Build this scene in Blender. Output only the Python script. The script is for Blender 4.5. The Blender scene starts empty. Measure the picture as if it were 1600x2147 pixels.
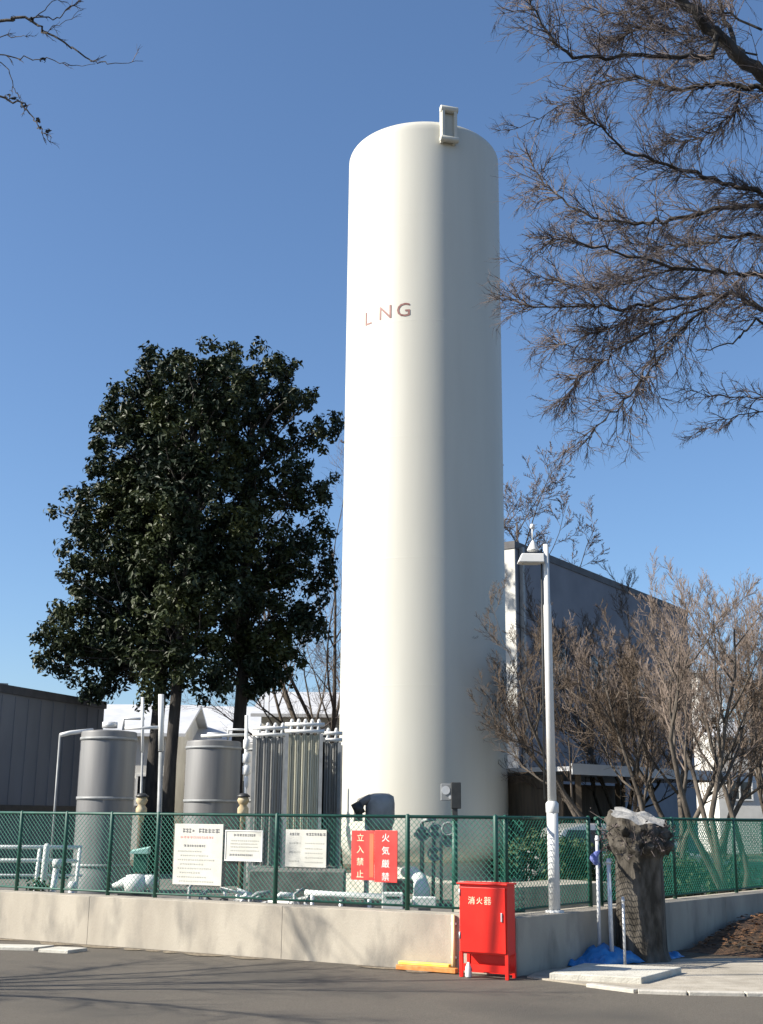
import bpy, math, random
from mathutils import Vector, Matrix
R = math.radians
rnd = random.Random(11)
scene = bpy.context.scene
COL = scene.collection

# ------------------------------------------------------------------ camera
F, CX, CY, EYE = 2546.0, 800.0, 1073.5, 1.65
cam_d = bpy.data.cameras.new('camera')
cam = bpy.data.objects.new('camera', cam_d); COL.objects.link(cam)
cam_d.sensor_fit = 'HORIZONTAL'; cam_d.sensor_width = 36; cam_d.lens = F/1600*36
cam_d.clip_end = 2000; cam_d.clip_start = 0.1
ROT = Matrix.Rotation(R(90+14.05), 3, 'X') @ Matrix.Rotation(R(0.55), 3, 'Z')
cam.matrix_world = Matrix.Translation((0, 0, EYE)) @ ROT.to_4x4()
scene.camera = cam

# ------------------------------------------------------------------ light
SUN_EL, SUN_AZ = 34, 77          # azimuth: degrees to the left of the direction from the scene back to the camera
to_sun = Vector((-math.sin(R(SUN_AZ))*math.cos(R(SUN_EL)), -math.cos(R(SUN_AZ))*math.cos(R(SUN_EL)), math.sin(R(SUN_EL))))
w = bpy.data.worlds.new('World'); scene.world = w; w.use_nodes = True
nt = w.node_tree
sky = nt.nodes.new('ShaderNodeTexSky'); sky.sky_type = 'NISHITA'; sky.sun_disc = False
sky.sun_elevation = R(SUN_EL); sky.sun_rotation = math.atan2(to_sun.x, to_sun.y)
sky.altitude = 0; sky.air_density = 0.95; sky.dust_density = 0.9; sky.ozone_density = 6.0
gm = nt.nodes.new('ShaderNodeGamma'); gm.inputs[1].default_value = 0.92
nt.links.new(sky.outputs[0], gm.inputs[0]); hs = nt.nodes.new('ShaderNodeHueSaturation'); hs.inputs['Saturation'].default_value = 1.03
nt.links.new(gm.outputs[0], hs.inputs['Color']); nt.links.new(hs.outputs[0], nt.nodes['Background'].inputs[0])
nt.nodes['Background'].inputs[1].default_value = 0.102
sd = bpy.data.lights.new('sun', 'SUN'); sd.energy = 5.0; sd.angle = R(0.5); sd.color = (1, 0.93, 0.82)
so = bpy.data.objects.new('sun', sd); COL.objects.link(so)
so.rotation_euler = to_sun.to_track_quat('Z', 'Y').to_euler()
vs = scene.view_settings
vs.view_transform = 'Standard'; vs.look = 'None'; vs.gamma = 1; vs.exposure = 0.95

# ------------------------------------------------------------------ helpers
def P(px, py, Y):
    "the point at distance Y ahead of the camera seen at photo pixel (px, py)"
    d = ROT @ Vector(((px-CX)/F, -(py-CY)/F, -1))
    return Vector((0, 0, EYE)) + d*(Y/d.y)
def G(px, py, z=0.0):
    d = ROT @ Vector(((px-CX)/F, -(py-CY)/F, -1))
    return Vector((0, 0, EYE)) + d*((z-EYE)/d.z)

class MB:
    def __init__(s): s.v = []; s.f = []; s.smooth = []
    def add(s, vs, fs, smooth=False):
        o = len(s.v); s.v.extend([tuple(p) for p in vs])
        for f in fs: s.f.append(tuple(i+o for i in f)); s.smooth.append(smooth)
        return s
    def box(s, c, size, rz=0.0, m=None):
        hx, hy, hz = size[0]/2, size[1]/2, size[2]/2
        ca, sa = math.cos(rz), math.sin(rz); vs = []
        for z in (-hz, hz):
            for x, y in ((-hx,-hy),(hx,-hy),(hx,hy),(-hx,hy)):
                vs.append((c[0]+x*ca-y*sa, c[1]+x*sa+y*ca, c[2]+z))
        if m: vs = [tuple(m @ Vector(p)) for p in vs]
        return s.add(vs, [(3,2,1,0),(4,5,6,7),(0,1,5,4),(1,2,6,5),(2,3,7,6),(3,0,4,7)])
    def prism(s, poly, z0, z1):
        n = len(poly)
        vs = [(p[0],p[1],z0) for p in poly]+[(p[0],p[1],z1) for p in poly]
        return s.add(vs, [tuple(range(n-1,-1,-1)), tuple(range(n,2*n))]+[(i,(i+1)%n,n+(i+1)%n,n+i) for i in range(n)])
    def tube(s, pts, rad, n=8, caps=True):
        pts = [Vector(p) for p in pts]
        if not isinstance(rad, (list, tuple)): rad = [rad]*len(pts)
        k = len(pts); vs = []; u = None
        for i, p in enumerate(pts):
            t = (pts[min(i+1,k-1)]-pts[max(i-1,0)])
            if t.length < 1e-9: t = Vector((0,0,1))
            t.normalize()
            if u is None: u = t.orthogonal().normalized()
            else:
                u = u - t*u.dot(t)
                u = t.orthogonal().normalized() if u.length < 1e-6 else u.normalized()
            b = t.cross(u); r = rad[i]
            for j in range(n):
                a = 2*math.pi*j/n; vs.append(p+u*(r*math.cos(a))+b*(r*math.sin(a)))
        fs = [(i*n+j, i*n+(j+1)%n, (i+1)*n+(j+1)%n, (i+1)*n+j) for i in range(k-1) for j in range(n)]
        s.add(vs, fs, n > 4)
        if caps:
            o = len(s.v)-len(vs)
            s.f.append(tuple(o+j for j in range(n-1,-1,-1))); s.smooth.append(False)
            s.f.append(tuple(o+(k-1)*n+j for j in range(n))); s.smooth.append(False)
        return s
    def lathe(s, prof, c=(0,0,0), n=48):
        vs = []
        for r, z in prof:
            for j in range(n):
                a = 2*math.pi*j/n; vs.append((c[0]+r*math.cos(a), c[1]+r*math.sin(a), c[2]+z))
        fs = [(i*n+j, i*n+(j+1)%n, (i+1)*n+(j+1)%n, (i+1)*n+j) for i in range(len(prof)-1) for j in range(n)]
        return s.add(vs, fs, True)
    def build(s, name, mat, parent=None, bevel=0.0, seg=2, autosmooth=False):
        me = bpy.data.meshes.new(name); me.from_pydata(s.v, [], s.f)
        me.polygons.foreach_set('use_smooth', s.smooth)
        me.materials.append(mat)
        if autosmooth: me.set_sharp_from_angle(angle=R(40))
        o = bpy.data.objects.new(name, me); COL.objects.link(o)
        if parent is not None:
            o.parent = parent
            o.matrix_parent_inverse = Matrix.Translation(parent.location).inverted()
        if bevel:
            b = o.modifiers.new('bevel', 'BEVEL'); b.width = bevel; b.segments = seg; b.limit_method = 'ANGLE'
        return o

def tag(o, label, cat, group=None, kind=None):
    o['label'] = label; o['category'] = cat
    if group: o['group'] = group
    if kind: o['kind'] = kind
    return o
def thing(name, loc, label, cat, group=None):
    o = bpy.data.objects.new(name, None); COL.objects.link(o); o.location = loc; o.empty_display_size = .2
    bpy.context.view_layer.update()
    return tag(o, label, cat, group)
def struct(o): o['kind'] = 'structure'; return o

def mat(name, col, rough=0.6, col2=None, scale=3.0, detail=6, bump=0.0, bscale=40.0, metal=0.0, stretch=(1,1,1), spec=0.5, contrast=(0.35,0.65), col3=None, scale3=0.6):
    m = bpy.data.materials.new(name); m.use_nodes = True
    t = m.node_tree; b = t.nodes['Principled BSDF']
    b.inputs['Roughness'].default_value = rough; b.inputs['Metallic'].default_value = metal
    b.inputs['Specular IOR Level'].default_value = spec
    b.inputs['Base Color'].default_value = (*col, 1)
    tc = t.nodes.new('ShaderNodeTexCoord'); mp = t.nodes.new('ShaderNodeMapping')
    mp.inputs['Scale'].default_value = stretch
    t.links.new(tc.outputs['Object'], mp.inputs[0])
    out = None
    if col2:
        n = t.nodes.new('ShaderNodeTexNoise'); n.inputs['Scale'].default_value = scale; n.inputs['Detail'].default_value = detail
        t.links.new(mp.outputs[0], n.inputs['Vector'])
        cr = t.nodes.new('ShaderNodeValToRGB')
        cr.color_ramp.elements[0].position = contrast[0]; cr.color_ramp.elements[1].position = contrast[1]
        cr.color_ramp.elements[0].color = (*col, 1); cr.color_ramp.elements[1].color = (*col2, 1)
        t.links.new(n.outputs[0], cr.inputs[0]); out = cr.outputs[0]
        if col3:
            n3 = t.nodes.new('ShaderNodeTexNoise'); n3.inputs['Scale'].default_value = scale3; n3.inputs['Detail'].default_value = 4
            t.links.new(mp.outputs[0], n3.inputs['Vector'])
            c3 = t.nodes.new('ShaderNodeValToRGB'); c3.color_ramp.elements[0].position = .48; c3.color_ramp.elements[1].position = .68
            t.links.new(n3.outputs[0], c3.inputs[0])
            mx = t.nodes.new('ShaderNodeMix'); mx.data_type = 'RGBA'
            t.links.new(c3.outputs[0], mx.inputs[0]); t.links.new(out, mx.inputs[6]); mx.inputs[7].default_value = (*col3, 1)
            out = mx.outputs[2]
        t.links.new(out, b.inputs['Base Color'])
    if bump:
        n2 = t.nodes.new('ShaderNodeTexNoise'); n2.inputs['Scale'].default_value = bscale; n2.inputs['Detail'].default_value = 5
        t.links.new(mp.outputs[0], n2.inputs['Vector'])
        bp = t.nodes.new('ShaderNodeBump'); bp.inputs['Strength'].default_value = bump; bp.inputs['Distance'].default_value = 0.02
        t.links.new(n2.outputs[0], bp.inputs['Height']); t.links.new(bp.outputs[0], b.inputs['Normal'])
    return m

M = dict(
 asphalt = mat('asphalt', (.085,.073,.056), .9, (.135,.118,.092), 90, 3, .6, 160, col3=(.074,.066,.053), scale3=.5),
 earth = mat('earth', (.07,.055,.035), .95, (.13,.10,.065), 6, 8, .8, 12),
 litter = mat('litter', (.05,.03,.016), .95, (.17,.09,.045), 14, 8, 1.0, 18, col3=(.08,.06,.035), scale3=1.3),
 yard = mat('yard', (.11,.105,.095), .9, (.17,.16,.145), 4, 8, .4, 60),
 paving = mat('paving', (.32,.285,.225), .9, (.42,.38,.31), 5, 8, .4, 60, col3=(.26,.23,.18), scale3=1.1),
 concrete = mat('concrete', (.325,.29,.235), .88, (.415,.375,.305), 2.2, 9, .25, 90, stretch=(1,1,.4), col3=(.25,.228,.19), scale3=3.4),
 slab = mat('slab', (.44,.42,.36), .9, (.55,.53,.46), 6, 8, .4, 50),
 white = mat('white_paint', (.62,.625,.60), .5, (.68,.68,.66), 5, 5),
 tank = mat('tank_paint', (.50,.488,.425), .55, (.54,.53,.465), 1.6, 5, .03, 3.0, stretch=(1,1,.12)),
 letter = mat('lettering_paint', (.16,.055,.045), .6, (.28,.14,.12), 4, 5),
 steel = mat('grey_steel', (.13,.13,.13), .5, (.19,.19,.185), 3.5, 6, .06, 6, stretch=(1,1,.08), metal=.1),
 fins = mat('lit_fin_aluminium', (.46,.45,.37), .5, (.58,.57,.47), 3, 5, metal=.35, stretch=(1,1,.2)),  # lit copy of the fin metal, sunlight put into a paler colour
 finshaded = mat('shaded_fin_aluminium', (.33,.33,.32), .5, (.42,.42,.40), 3, 5, metal=.35, stretch=(1,1,.2)),  # same fin metal with shade put into a darker colour
 pipe = mat('pipe_metal', (.55,.55,.54), .4, (.70,.70,.69), 6, 5, metal=.3),
 dark = mat('dark_metal', (.02,.022,.022), .5, (.035,.036,.036), 8, 4),
 grey = mat('grey_paint', (.20,.21,.21), .5, (.27,.28,.28), 6, 4),
 green = mat('green_wire', (.016,.145,.10), .6, (.024,.19,.13), 8, 4),
 greenpost = mat('green_post', (.008,.06,.042), .5, (.014,.085,.06), 8, 4),
 red = mat('red_paint', (.72,.012,.006), .35, (.80,.02,.010), 3, 5),
 signred = mat('sign_red', (.66,.03,.025), .5, (.75,.05,.04), 6, 5),
 orange = mat('orange_strip', (.80,.12,.05), .5, (.85,.16,.07), 6, 5),
 cream = mat('cream_letters', (.85,.72,.45), .6, (.88,.78,.55), 6, 5),
 pinkwhite = mat('white_letters', (.86,.80,.74), .6, (.9,.84,.78), 6, 5),
 sign = mat('sign_white', (.47,.465,.41), .55, (.53,.525,.475), 5, 6),
 ink = mat('sign_ink', (.10,.10,.11), .7, (.2,.2,.2), 12, 4),
 redink = mat('sign_red_ink', (.62,.26,.22), .7, (.7,.36,.32), 12, 4),
 faint = mat('sign_faint_ink', (.40,.40,.36), .7, (.5,.5,.45), 12, 4),
 yellow = mat('yellow_paint', (.80,.55,.06), .5, (.86,.64,.14), 6, 5),
 paleyellow = mat('pale_yellow_paint', (.82,.70,.36), .5, (.86,.76,.45), 6, 5),
 timber = mat('timber', (.50,.17,.03), .6, (.62,.27,.07), 6, 6, stretch=(1,6,6)),
 blue = mat('blue_tarp', (.02,.16,.42), .45, (.03,.22,.52), 5, 6, .5, 9),
 bark = mat('bark', (.055,.045,.035), .95, (.12,.10,.08), 9, 8, 1.0, 22, stretch=(1,1,.3)),
 stump = mat('stump_bark', (.035,.03,.022), .95, (.13,.115,.095), 9, 9, 1.0, 16, stretch=(1,1,.35), contrast=(.42,.68)),
 darkbark = mat('dark_bark', (.022,.02,.018), .95, (.05,.044,.038), 9, 8, .8, 22, stretch=(1,1,.3)),
 twig = mat('twig', (.07,.056,.052), .9, (.125,.10,.092), 2.0, 5),
 twigpale = mat('pale_twig', (.11,.085,.068), .9, (.20,.155,.125), 2.0, 5),
 twigbrown = mat('brown_twig', (.05,.036,.025), .9, (.10,.07,.045), 2.0, 5),
 leaf = mat('evergreen_leaf', (.011,.021,.010), .5, (.045,.056,.015), .7, 5, spec=.25, contrast=(.42,.72)),
 shrub = mat('shrub_leaf', (.03,.055,.02), .6, (.06,.08,.03), 1.5, 5, spec=.3),
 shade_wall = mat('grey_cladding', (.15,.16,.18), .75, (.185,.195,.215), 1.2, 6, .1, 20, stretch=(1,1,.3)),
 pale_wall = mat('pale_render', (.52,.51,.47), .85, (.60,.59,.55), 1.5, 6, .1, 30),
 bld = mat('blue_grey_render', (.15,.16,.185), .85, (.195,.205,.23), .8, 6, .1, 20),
 roof = mat('roof_sheet', (.48,.49,.50), .5, (.56,.57,.58), 2, 5),
 darkroof = mat('dark_roof', (.06,.06,.065), .7, (.09,.09,.095), 3, 5),
 cream_wall = mat('cream_siding', (.56,.53,.45), .8, (.66,.63,.54), 2, 6, stretch=(.3,.3,8)),
 brown = mat('brown_boards', (.06,.045,.03), .85, (.10,.075,.05), 3, 6, stretch=(4,4,.4)),
 glass = mat('window_glass', (.02,.025,.03), .08, (.03,.036,.042), 2, 3),
 carpaint = mat('car_paint', (.45,.45,.45), .28, (.5,.5,.5), 3, 4, metal=.5),
 rubber = mat('rubber', (.015,.015,.015), .8, (.025,.025,.025), 20, 3),
 pot = mat('terracotta', (.55,.30,.22), .8, (.66,.42,.34), 8, 5),
 kerb = mat('kerb_concrete', (.40,.375,.32), .9, (.50,.47,.41), 8, 7, .3, 50),
 tealcap = mat('teal_paint', (.28,.48,.42), .5, (.34,.54,.48), 8, 5),
 insul = mat('lagging', (.60,.56,.5), .8, (.72,.68,.62), 12, 6, .4, 30),
)

_txt = {}
def text_mesh(s, size):
    if (s, size) in _txt: return _txt[(s, size)]
    c = bpy.data.curves.new('lettering', 'FONT'); c.body = s; c.size = size; c.align_x = 'CENTER'; c.align_y = 'CENTER'; c.resolution_u = 3
    o = bpy.data.objects.new('lettering', c); COL.objects.link(o)
    bpy.context.view_layer.update()
    me = bpy.data.meshes.new_from_object(o.evaluated_get(bpy.context.evaluated_depsgraph_get()))
    vs = [v.co.copy() for v in me.vertices]; fs = [tuple(p.vertices) for p in me.polygons]
    bpy.data.objects.remove(o); bpy.data.curves.remove(c); bpy.data.meshes.remove(me)
    _txt[(s, size)] = (vs, fs); return vs, fs
def text_on(mb, s, size, origin, right, up, sx=1.0, sy=1.0):
    vs, fs = text_mesh(s, size)
    if not vs: return
    cx = (min(v.x for v in vs)+max(v.x for v in vs))/2; cy = (min(v.y for v in vs)+max(v.y for v in vs))/2
    mb.add([origin+right*((v.x-cx)*sx)+up*((v.y-cy)*sy) for v in vs], fs)
UP = Vector((0,0,1))

# ------------------------------------------------------------------ ground, road, paving
A0 = G(1085,2047); DL = (A0-G(15,1967)).normalized()     # corner of the wall, direction of the left wing
NL = Vector((DL.y, -DL.x, 0))                                   # its outward normal
WH = P(1085,1925,A0.y).z
Lfar = A0 - DL*12.0
C2 = G(1581,1874,WH); C2.z = 0; C1 = A0.lerp(C2, .36); C3 = C2+(C2-C1)*2.0
WN0 = Vector(((C2-A0).normalized().y, -(C2-A0).normalized().x, 0))
g = MB(); g.add([(-600,-200,-.012),(600,-200,-.012),(600,900,-.012),(-600,900,-.012)], [(0,1,2,3)])
struct(g.build('ground', M['earth']))
g = MB(); n = 40
g.add([(-60,-20,-.004),(60,-20,-.004),(60,13.2,-.004),(A0.x+1.5,13.4,-.004),(A0.x+.1,A0.y+.1,-.004),(Lfar.x,Lfar.y+.1,-.004),(-60,45,-.004)], [(0,1,2,3,4,5,6)])
struct(g.build('road', M['asphalt']))
g = MB()
yl = [A0-NL*.2+DL*-.1, C1-WN0*.2, C2-WN0*.2, C3-WN0*.2, Vector((12,34,0)), Vector((-30,34,0)), Lfar-NL*.2]
g.prism([(p.x,p.y) for p in yl], -.01, .09)
struct(g.build('yard', M['yard']))
# paved apron at the right with its kerb
apron = [G(1105,2050), G(1230,2066), G(1335,2079), G(1540,2084), G(1800,2084), G(1900,2010), G(1480,2012), G(1180,2012)]
g = MB(); g.prism([(p.x,p.y) for p in apron], -.02, .012); struct(g.build('pavement', M['paving']))
g = MB()
for a, b in ((G(1235,2068),G(1335,2081)), (G(1338,2081.4),G(1440,2085)), (G(1443,2085),G(1560,2087)), (G(1563,2087),G(1700,2088))):
    d = (b-a).normalized(); nn = Vector((-d.y,d.x,0))
    g.prism([(p.x,p.y) for p in (a-nn*.05, b-nn*.05, b+nn*.05, a+nn*.05)], -.02, .03)
struct(g.build('kerb', M['kerb'], bevel=.008))
# flat pale slabs where the left wall meets the road
g = MB()
for x0, x1, y in ((-60,72,1990),(80,142,1996)):
    a, b = G(x0,y), G(x1,y+3)
    nn = -NL
    g.prism([(p.x,p.y) for p in (a,b,b+nn*.35,a+nn*.35)], -.01, .035)
struct(g.build('gutter', M['slab'], bevel=.008))
# thin sand/gravel strip that gathered along the foot of the wall
g = MB()
s_ = -9.0
while s_ < -.8:
    L = rnd.uniform(.25,.8)
    if rnd.random() < .75:
        p = A0+DL*s_+NL*.17; q = A0+DL*(s_+L)+NL*.17
        wd = rnd.uniform(.05,.22)
        mid = (p+q)/2+NL*wd
        g.add([p+UP*.012, p+DL*L*.3+NL*wd*.8+UP*.003, mid+UP*.003, q-DL*L*.2+NL*wd*.6+UP*.003, q+UP*.012, p+UP*.003-NL*.02], [(0,1,2,3,4)])
    s_ += L
struct(g.build('gutter_sand', mat('sand', (.13,.105,.07), .95, (.24,.20,.14), 20, 6, .6, 60)))
# leaf-covered bank at the foot of the right wall
def hmap(x, y):
    n = (math.sin(x*3.1+y*1.7)+math.sin(x*7.3-y*5.1)*.5+math.sin(x*13.7+y*11.9)*.25)
    return n
g = MB(); NX, NY = 60, 30; vs = []
bd = (C2-C1).normalized(); bn = Vector((bd.y,-bd.x,0))
for i in range(NX+1):
    for j in range(NY+1):
        t = 1.35+i/NX*6.5; u = j/NY*1.7
        p = C1+bd*t+bn*(.16+u)
        rise = min(1, (t-1.35)/1.8)
        z = .33*rise*max(0, 1-(u/1.55)**1.5) + .02*hmap(p.x*2,p.y*2)*rise*(1-u/1.7) - .02
        vs.append((p.x,p.y,z))
g.add(vs, [(i*(NY+1)+j, (i+1)*(NY+1)+j, (i+1)*(NY+1)+j+1, i*(NY+1)+j+1) for i in range(NX) for j in range(NY)], True)
struct(g.build('soil', M['litter']))
g = MB()
for k in range(1500):
    t = rnd.uniform(1.6,7.6); u = rnd.uniform(0,1.6)
    p = C1+bd*t+bn*(.18+u); rise = min(1,(t-1.35)/1.8)
    z = .33*rise*max(0,1-(u/1.55)**1.5)+.02
    a = rnd.uniform(0,6.28); s = rnd.uniform(.025,.055)
    e1 = Vector((math.cos(a),math.sin(a),rnd.uniform(-.4,.4)))*s; e2 = Vector((-math.sin(a),math.cos(a),rnd.uniform(-.4,.4)))*s*.6
    c = Vector((p.x,p.y,z)); g.add([c-e1,c-e2,c+e1,c+e2], [(0,1,2,3)])
o = g.build('fallen_leaves', mat('dry_leaf', (.12,.055,.02), .8, (.26,.13,.055), 3, 3)); tag(o, 'brown fallen leaves littering the bank below the right wall', 'leaves', kind='stuff')

# ------------------------------------------------------------------ concrete wall
wt = .40
def wall_run(mb, a, b, seglen, h):
    d = (b-a); L = d.length; d.normalize(); inn = Vector((-d.y,d.x,0)); k = max(1, round(L/seglen))
    for i in range(k):
        p = a+d*(L*i/k+.004); q = a+d*(L*(i+1)/k-.004)
        mb.prism([(v.x,v.y) for v in (p,q,q+inn*wt,p+inn*wt)], -.1, h)
    mb.prism([(v.x,v.y) for v in (a+inn*.004+d*.004,b+inn*.004-d*.004,b+inn*(wt-.004)-d*.004,a+inn*(wt-.004)+d*.004)], -.1, h-.004)
# left wing, nearest the road: a run of cast bays
wl = thing('concrete_wall', A0, 'long pale sunlit concrete wall below the green fence, facing the road', 'wall')
mb = MB(); wall_run(mb, Lfar, A0, 3.0, WH); mb.build('wall_body', M['concrete'], wl, bevel=.005)
wr = thing('concrete_wall', C1, 'shaded concrete wall turning back behind the red box and stump', 'wall')
mb = MB(); wall_run(mb, A0+Vector((.012,.03,0)), C1, 3.0, WH-.003); wall_run(mb, C1+Vector((.01,.012,0)), C3, 3.0, WH-.001); mb.build('wall_body', M['concrete'], wr, bevel=.005)

# ------------------------------------------------------------------ chain-link fence
FT = 1.645          # top of the fence (about eye height)
def chainlink(mb, a, b, z0, z1, pitch=.048, r=.0036):
    d = (b-a); L = d.length; d.normalize(); H = z1-z0
    n = Vector((-d.y,d.x,0))
    for sgn in (1,-1):
        s = -H
        while s < L+H:
            # wire from (s,z0) to (s+sgn*H,z1), clipped to 0..L
            s0, s1 = (s, s+H) if sgn > 0 else (s+H, s)
            t0, t1 = 0.0, 1.0
            ds = s1-s0
            for lim, sg in ((0,1),(L,-1)):
                v0, v1 = (s0-lim)*sg, (s1-lim)*sg
                if v0 < 0 and v1 < 0: t0, t1 = 1, 0; break
                if v0 < 0: t0 = max(t0, -v0/(v1-v0))
                elif v1 < 0: t1 = min(t1, v0/(v0-v1))
            if t1 > t0+.001:
                p = a+d*(s0+ds*t0)+UP*(z0+H*t0)+n*.0025*sgn; q = a+d*(s0+ds*t1)+UP*(z0+H*t1)+n*.0025*sgn
                mb.tube([p,q], r, 4, caps=False)
            s += pitch*1.414
def fence(a, b, posts, z0, zt, label, rp=.028, pitch=.048, wire=.0036, name='chain_link_fence', offs=.30):
    d = (b-a).normalized(); inn = Vector((-d.y,d.x,0)); a = a+inn*offs; b = b+inn*offs
    t = thing(name, a+UP*z0, label, 'fence')
    mb = MB(); chainlink(mb, a, b, z0+.06, zt-.01, pitch, wire); mb.build('mesh_panel', M['green'], t)
    mb = MB(); mb.tube([a+UP*zt, b+UP*zt], .019, 8); mb.build('top_rail', M['greenpost'], t)
    mb = MB(); mb.tube([a+UP*(z0+.05), b+UP*(z0+.05)], .014, 8); mb.build('bottom_rail', M['greenpost'], t)
    for s in posts:
        mb = MB(); p = a+d*s
        mb.tube([p+UP*(z0-.03), p+UP*(zt+.012), p+UP*(zt+.03)], [rp, rp, rp*.5], 10); mb.build('post', M['greenpost'], t)
    return t
def on_left(px):   # distance along the left wing where the fence is seen at photo column px
    best = None
    for k in range(0, 1200):
        p = A0-DL*(k*.01)-NL*.30
        q = ROT.transposed() @ (Vector((p.x,p.y,1.2))-Vector((0,0,EYE)))
        x = CX+F*q.x/(-q.z)
        if x <= px: return 12.0-k*.01
    return 0.05
lp = [on_left(x) for x in (-160, -60, 42, 138, 232, 330, 580, 855, 1062)]
fence(Lfar, A0-DL*.02, lp, WH, FT, 'green chain link fence along the sunlit wall, carrying the signs')
LC = (C1-A0).length
fence(A0+Vector((.03,.0,0)), C1-Vector((.1,.05,0)), [.02, LC-.1], WH, FT, 'short run of green fence behind the white lamp post')
LR = (C3-C1).length
fence(C1, C3, [.1+2.0*k for k in range(int(LR/2))], WH, FT, 'green chain link fence receding behind the stump at right', pitch=.046, wire=.0052)

# ------------------------------------------------------------------ LNG tank
TD = 27.0
tb = P(887, 1714, TD); TX, TY = tb.x, tb.y
TR = 355/2/F*TD*math.cos(R(14.05))*1.005
ztop = P(890, 262, TD).z
z_tan = P(890, 1740, TD-TR*.4).z        # bottom tangent line
tank = thing('storage_tank', (TX,TY,.4), 'tall white cylindrical storage tank marked LNG, standing in the fenced yard', 'tank')
hd = .95                                # height of the top head
prof = []
prof.append((TR*.80, z_tan-.62)); 
for k in range(1,9):
    a = k/8*math.pi/2*.98
    prof.append((TR*(.80+.20*math.sin(a)), z_tan-.62*math.cos(a)))
zs = z_tan+.02; seams = [2.9, 5.6, 8.3, 11.0, 13.6]
zrim = P(890, 246, TD-TR).z
prof.append((TR, zs)); prof.append((TR, zs+2)); prof.append((TR, zrim-2)); prof.append((TR, zrim-.3))
for k in range(1,9):
    a = k/8*R(78); prof.append((TR-.24+.24*math.cos(a), zrim-.24+.24*math.sin(a)))
rk, zk0 = prof[-1]
for k in range(1,7): prof.append((max(.001, rk*(1-k/6)), zk0+.32*math.sin(k/6*math.pi/2)))
mb = MB(); mb.lathe(prof, (TX,TY,0), 128); mb.build('shell', M['tank'], tank)
for sz in seams:
    z = z_tan+sz; mb = MB(); mb.lathe([(TR-.002,z-.04),(TR+.001,z-.012),(TR+.001,z+.012),(TR-.002,z+.04)], (TX,TY,0), 128); mb.build('weld_seam', M['tank'], tank)
mb = MB(); mb.lathe([(TR*.83,.40),(TR*.83,.46),(TR*.80,.47),(TR*.80,z_tan-.50)], (TX,TY,0), 96); mb.build('skirt', M['tank'], tank)
# lifting lug on the front of the head
a = math.asin((P(933,260,TD).x-TX)/TR)-.02
def ring(phi, r, z): return Vector((TX+r*math.sin(phi), TY-r*math.cos(phi), z))
c0 = ring(a, TR, 0); nrm = Vector((math.sin(a),-math.cos(a),0)); tg = Vector((math.cos(a),math.sin(a),0))
zl0 = P(930,308,TD-TR*.9).z; zl1 = P(932,236,TD-TR*.9).z
mb = MB(); wdl = .12
for sgn in (-1,1):
    mb.box(c0+tg*(sgn*.15)+nrm*.06+UP*((zl0+zl1)/2), (.07,.20,zl1-zl0), a)
mb.box(c0+nrm*.02+UP*((zl0+zl1)/2), (.30,.05,zl1-zl0-.1), a)
mb.tube([c0+tg*-.22+nrm*.12+UP*(zl0+.06), c0+tg*.22+nrm*.12+UP*(zl0+.06)], .075, 12)
mb.tube([c0+tg*-.21+nrm*.10+UP*(zl1-.06), c0+tg*.21+nrm*.10+UP*(zl1-.06)], .085, 12)
mb.build('lifting_lug', M['tank'], tank, bevel=.01)
# LNG lettering wrapped round the shell
mb = MB()
for ch, px, py in (('L',773,668),('N',808,655),('G',846,649)):
    ph = math.asin(max(-1,min(1,((px-888)/(323/2)))))
    z = P(px,py,TD-TR*math.cos(ph)).z
    vs, fs = text_mesh(ch, .46)
    cx = (min(v.x for v in vs)+max(v.x for v in vs))/2; cy = (min(v.y for v in vs)+max(v.y for v in vs))/2
    ph2 = math.asin((P(px,py,TD-TR*math.cos(ph)).x-TX)/TR) if abs(P(px,py,TD-TR*math.cos(ph)).x-TX) < TR else ph
    mb.add([ring(ph2+(v.x-cx)*1.05/TR, TR+.008, z+(v.y-cy)) for v in vs], fs)
mb.build('lettering', M['letter'], tank)

# round concrete foundation
mb = MB(); mb.prism([(TX+2.35*1.0*math.cos(k*math.pi/4+.39), TY+2.35*math.sin(k*math.pi/4+.39)) for k in range(8)], .05, .40)
tag(mb.build('tank_foundation', M['kerb'], bevel=.02), 'octagonal pale concrete foundation under the white LNG tank', 'foundation')
# concrete bund visible as a pale band right of the red box
p0 = P(1092,1860,17.2); p1 = P(1262,1858,18.6)
d = Vector((p1.x-p0.x,p1.y-p0.y,0)).normalized(); nn = Vector((-d.y,d.x,0))
q0 = Vector((p0.x,p0.y,0))-d*.35; q1 = Vector((p1.x,p1.y,0))+d*.25
mb = MB(); mb.prism([(v.x,v.y) for v in (q0,q1,q1+nn*.9,q0+nn*.9)], .05, p0.z)
tag(mb.build('concrete_plinth', M['concrete'], bevel=.015), 'low pale concrete plinth behind the white lamp post', 'plinth')

# ------------------------------------------------------------------ pipework and instruments at the tank
def pipeset(name, label, cat, runs, matk='pipe', parts=()):
    base = Vector(runs[0][0][0])
    t = thing(name, (base.x,base.y,.09), label, cat)
    for pts, r in runs:
        mb = MB(); mb.tube(pts, r, 10); mb.build('pipe', M[matk], t)
    return t
def valve(c, t, s=.12, m='grey'):
    mb = MB(); mb.lathe([(.001,-s*.6),(s*.5,-s*.6),(s*.5,-s*.3),(s*.3,0),(s*.5,s*.3),(s*.5,s*.6),(.001,s*.6)], c, 12)
    mb.tube([Vector(c), Vector(c)+Vector((0,-s*1.2,0))], s*.12, 8)
    k = 14
    pts = [Vector(c)+Vector((s*.7*math.cos(2*math.pi*i/k), -s*1.2, s*.7*math.sin(2*math.pi*i/k))) for i in range(k+1)]
    mb.tube(pts, s*.1, 6); mb.build('valve', M[m], t)
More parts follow.
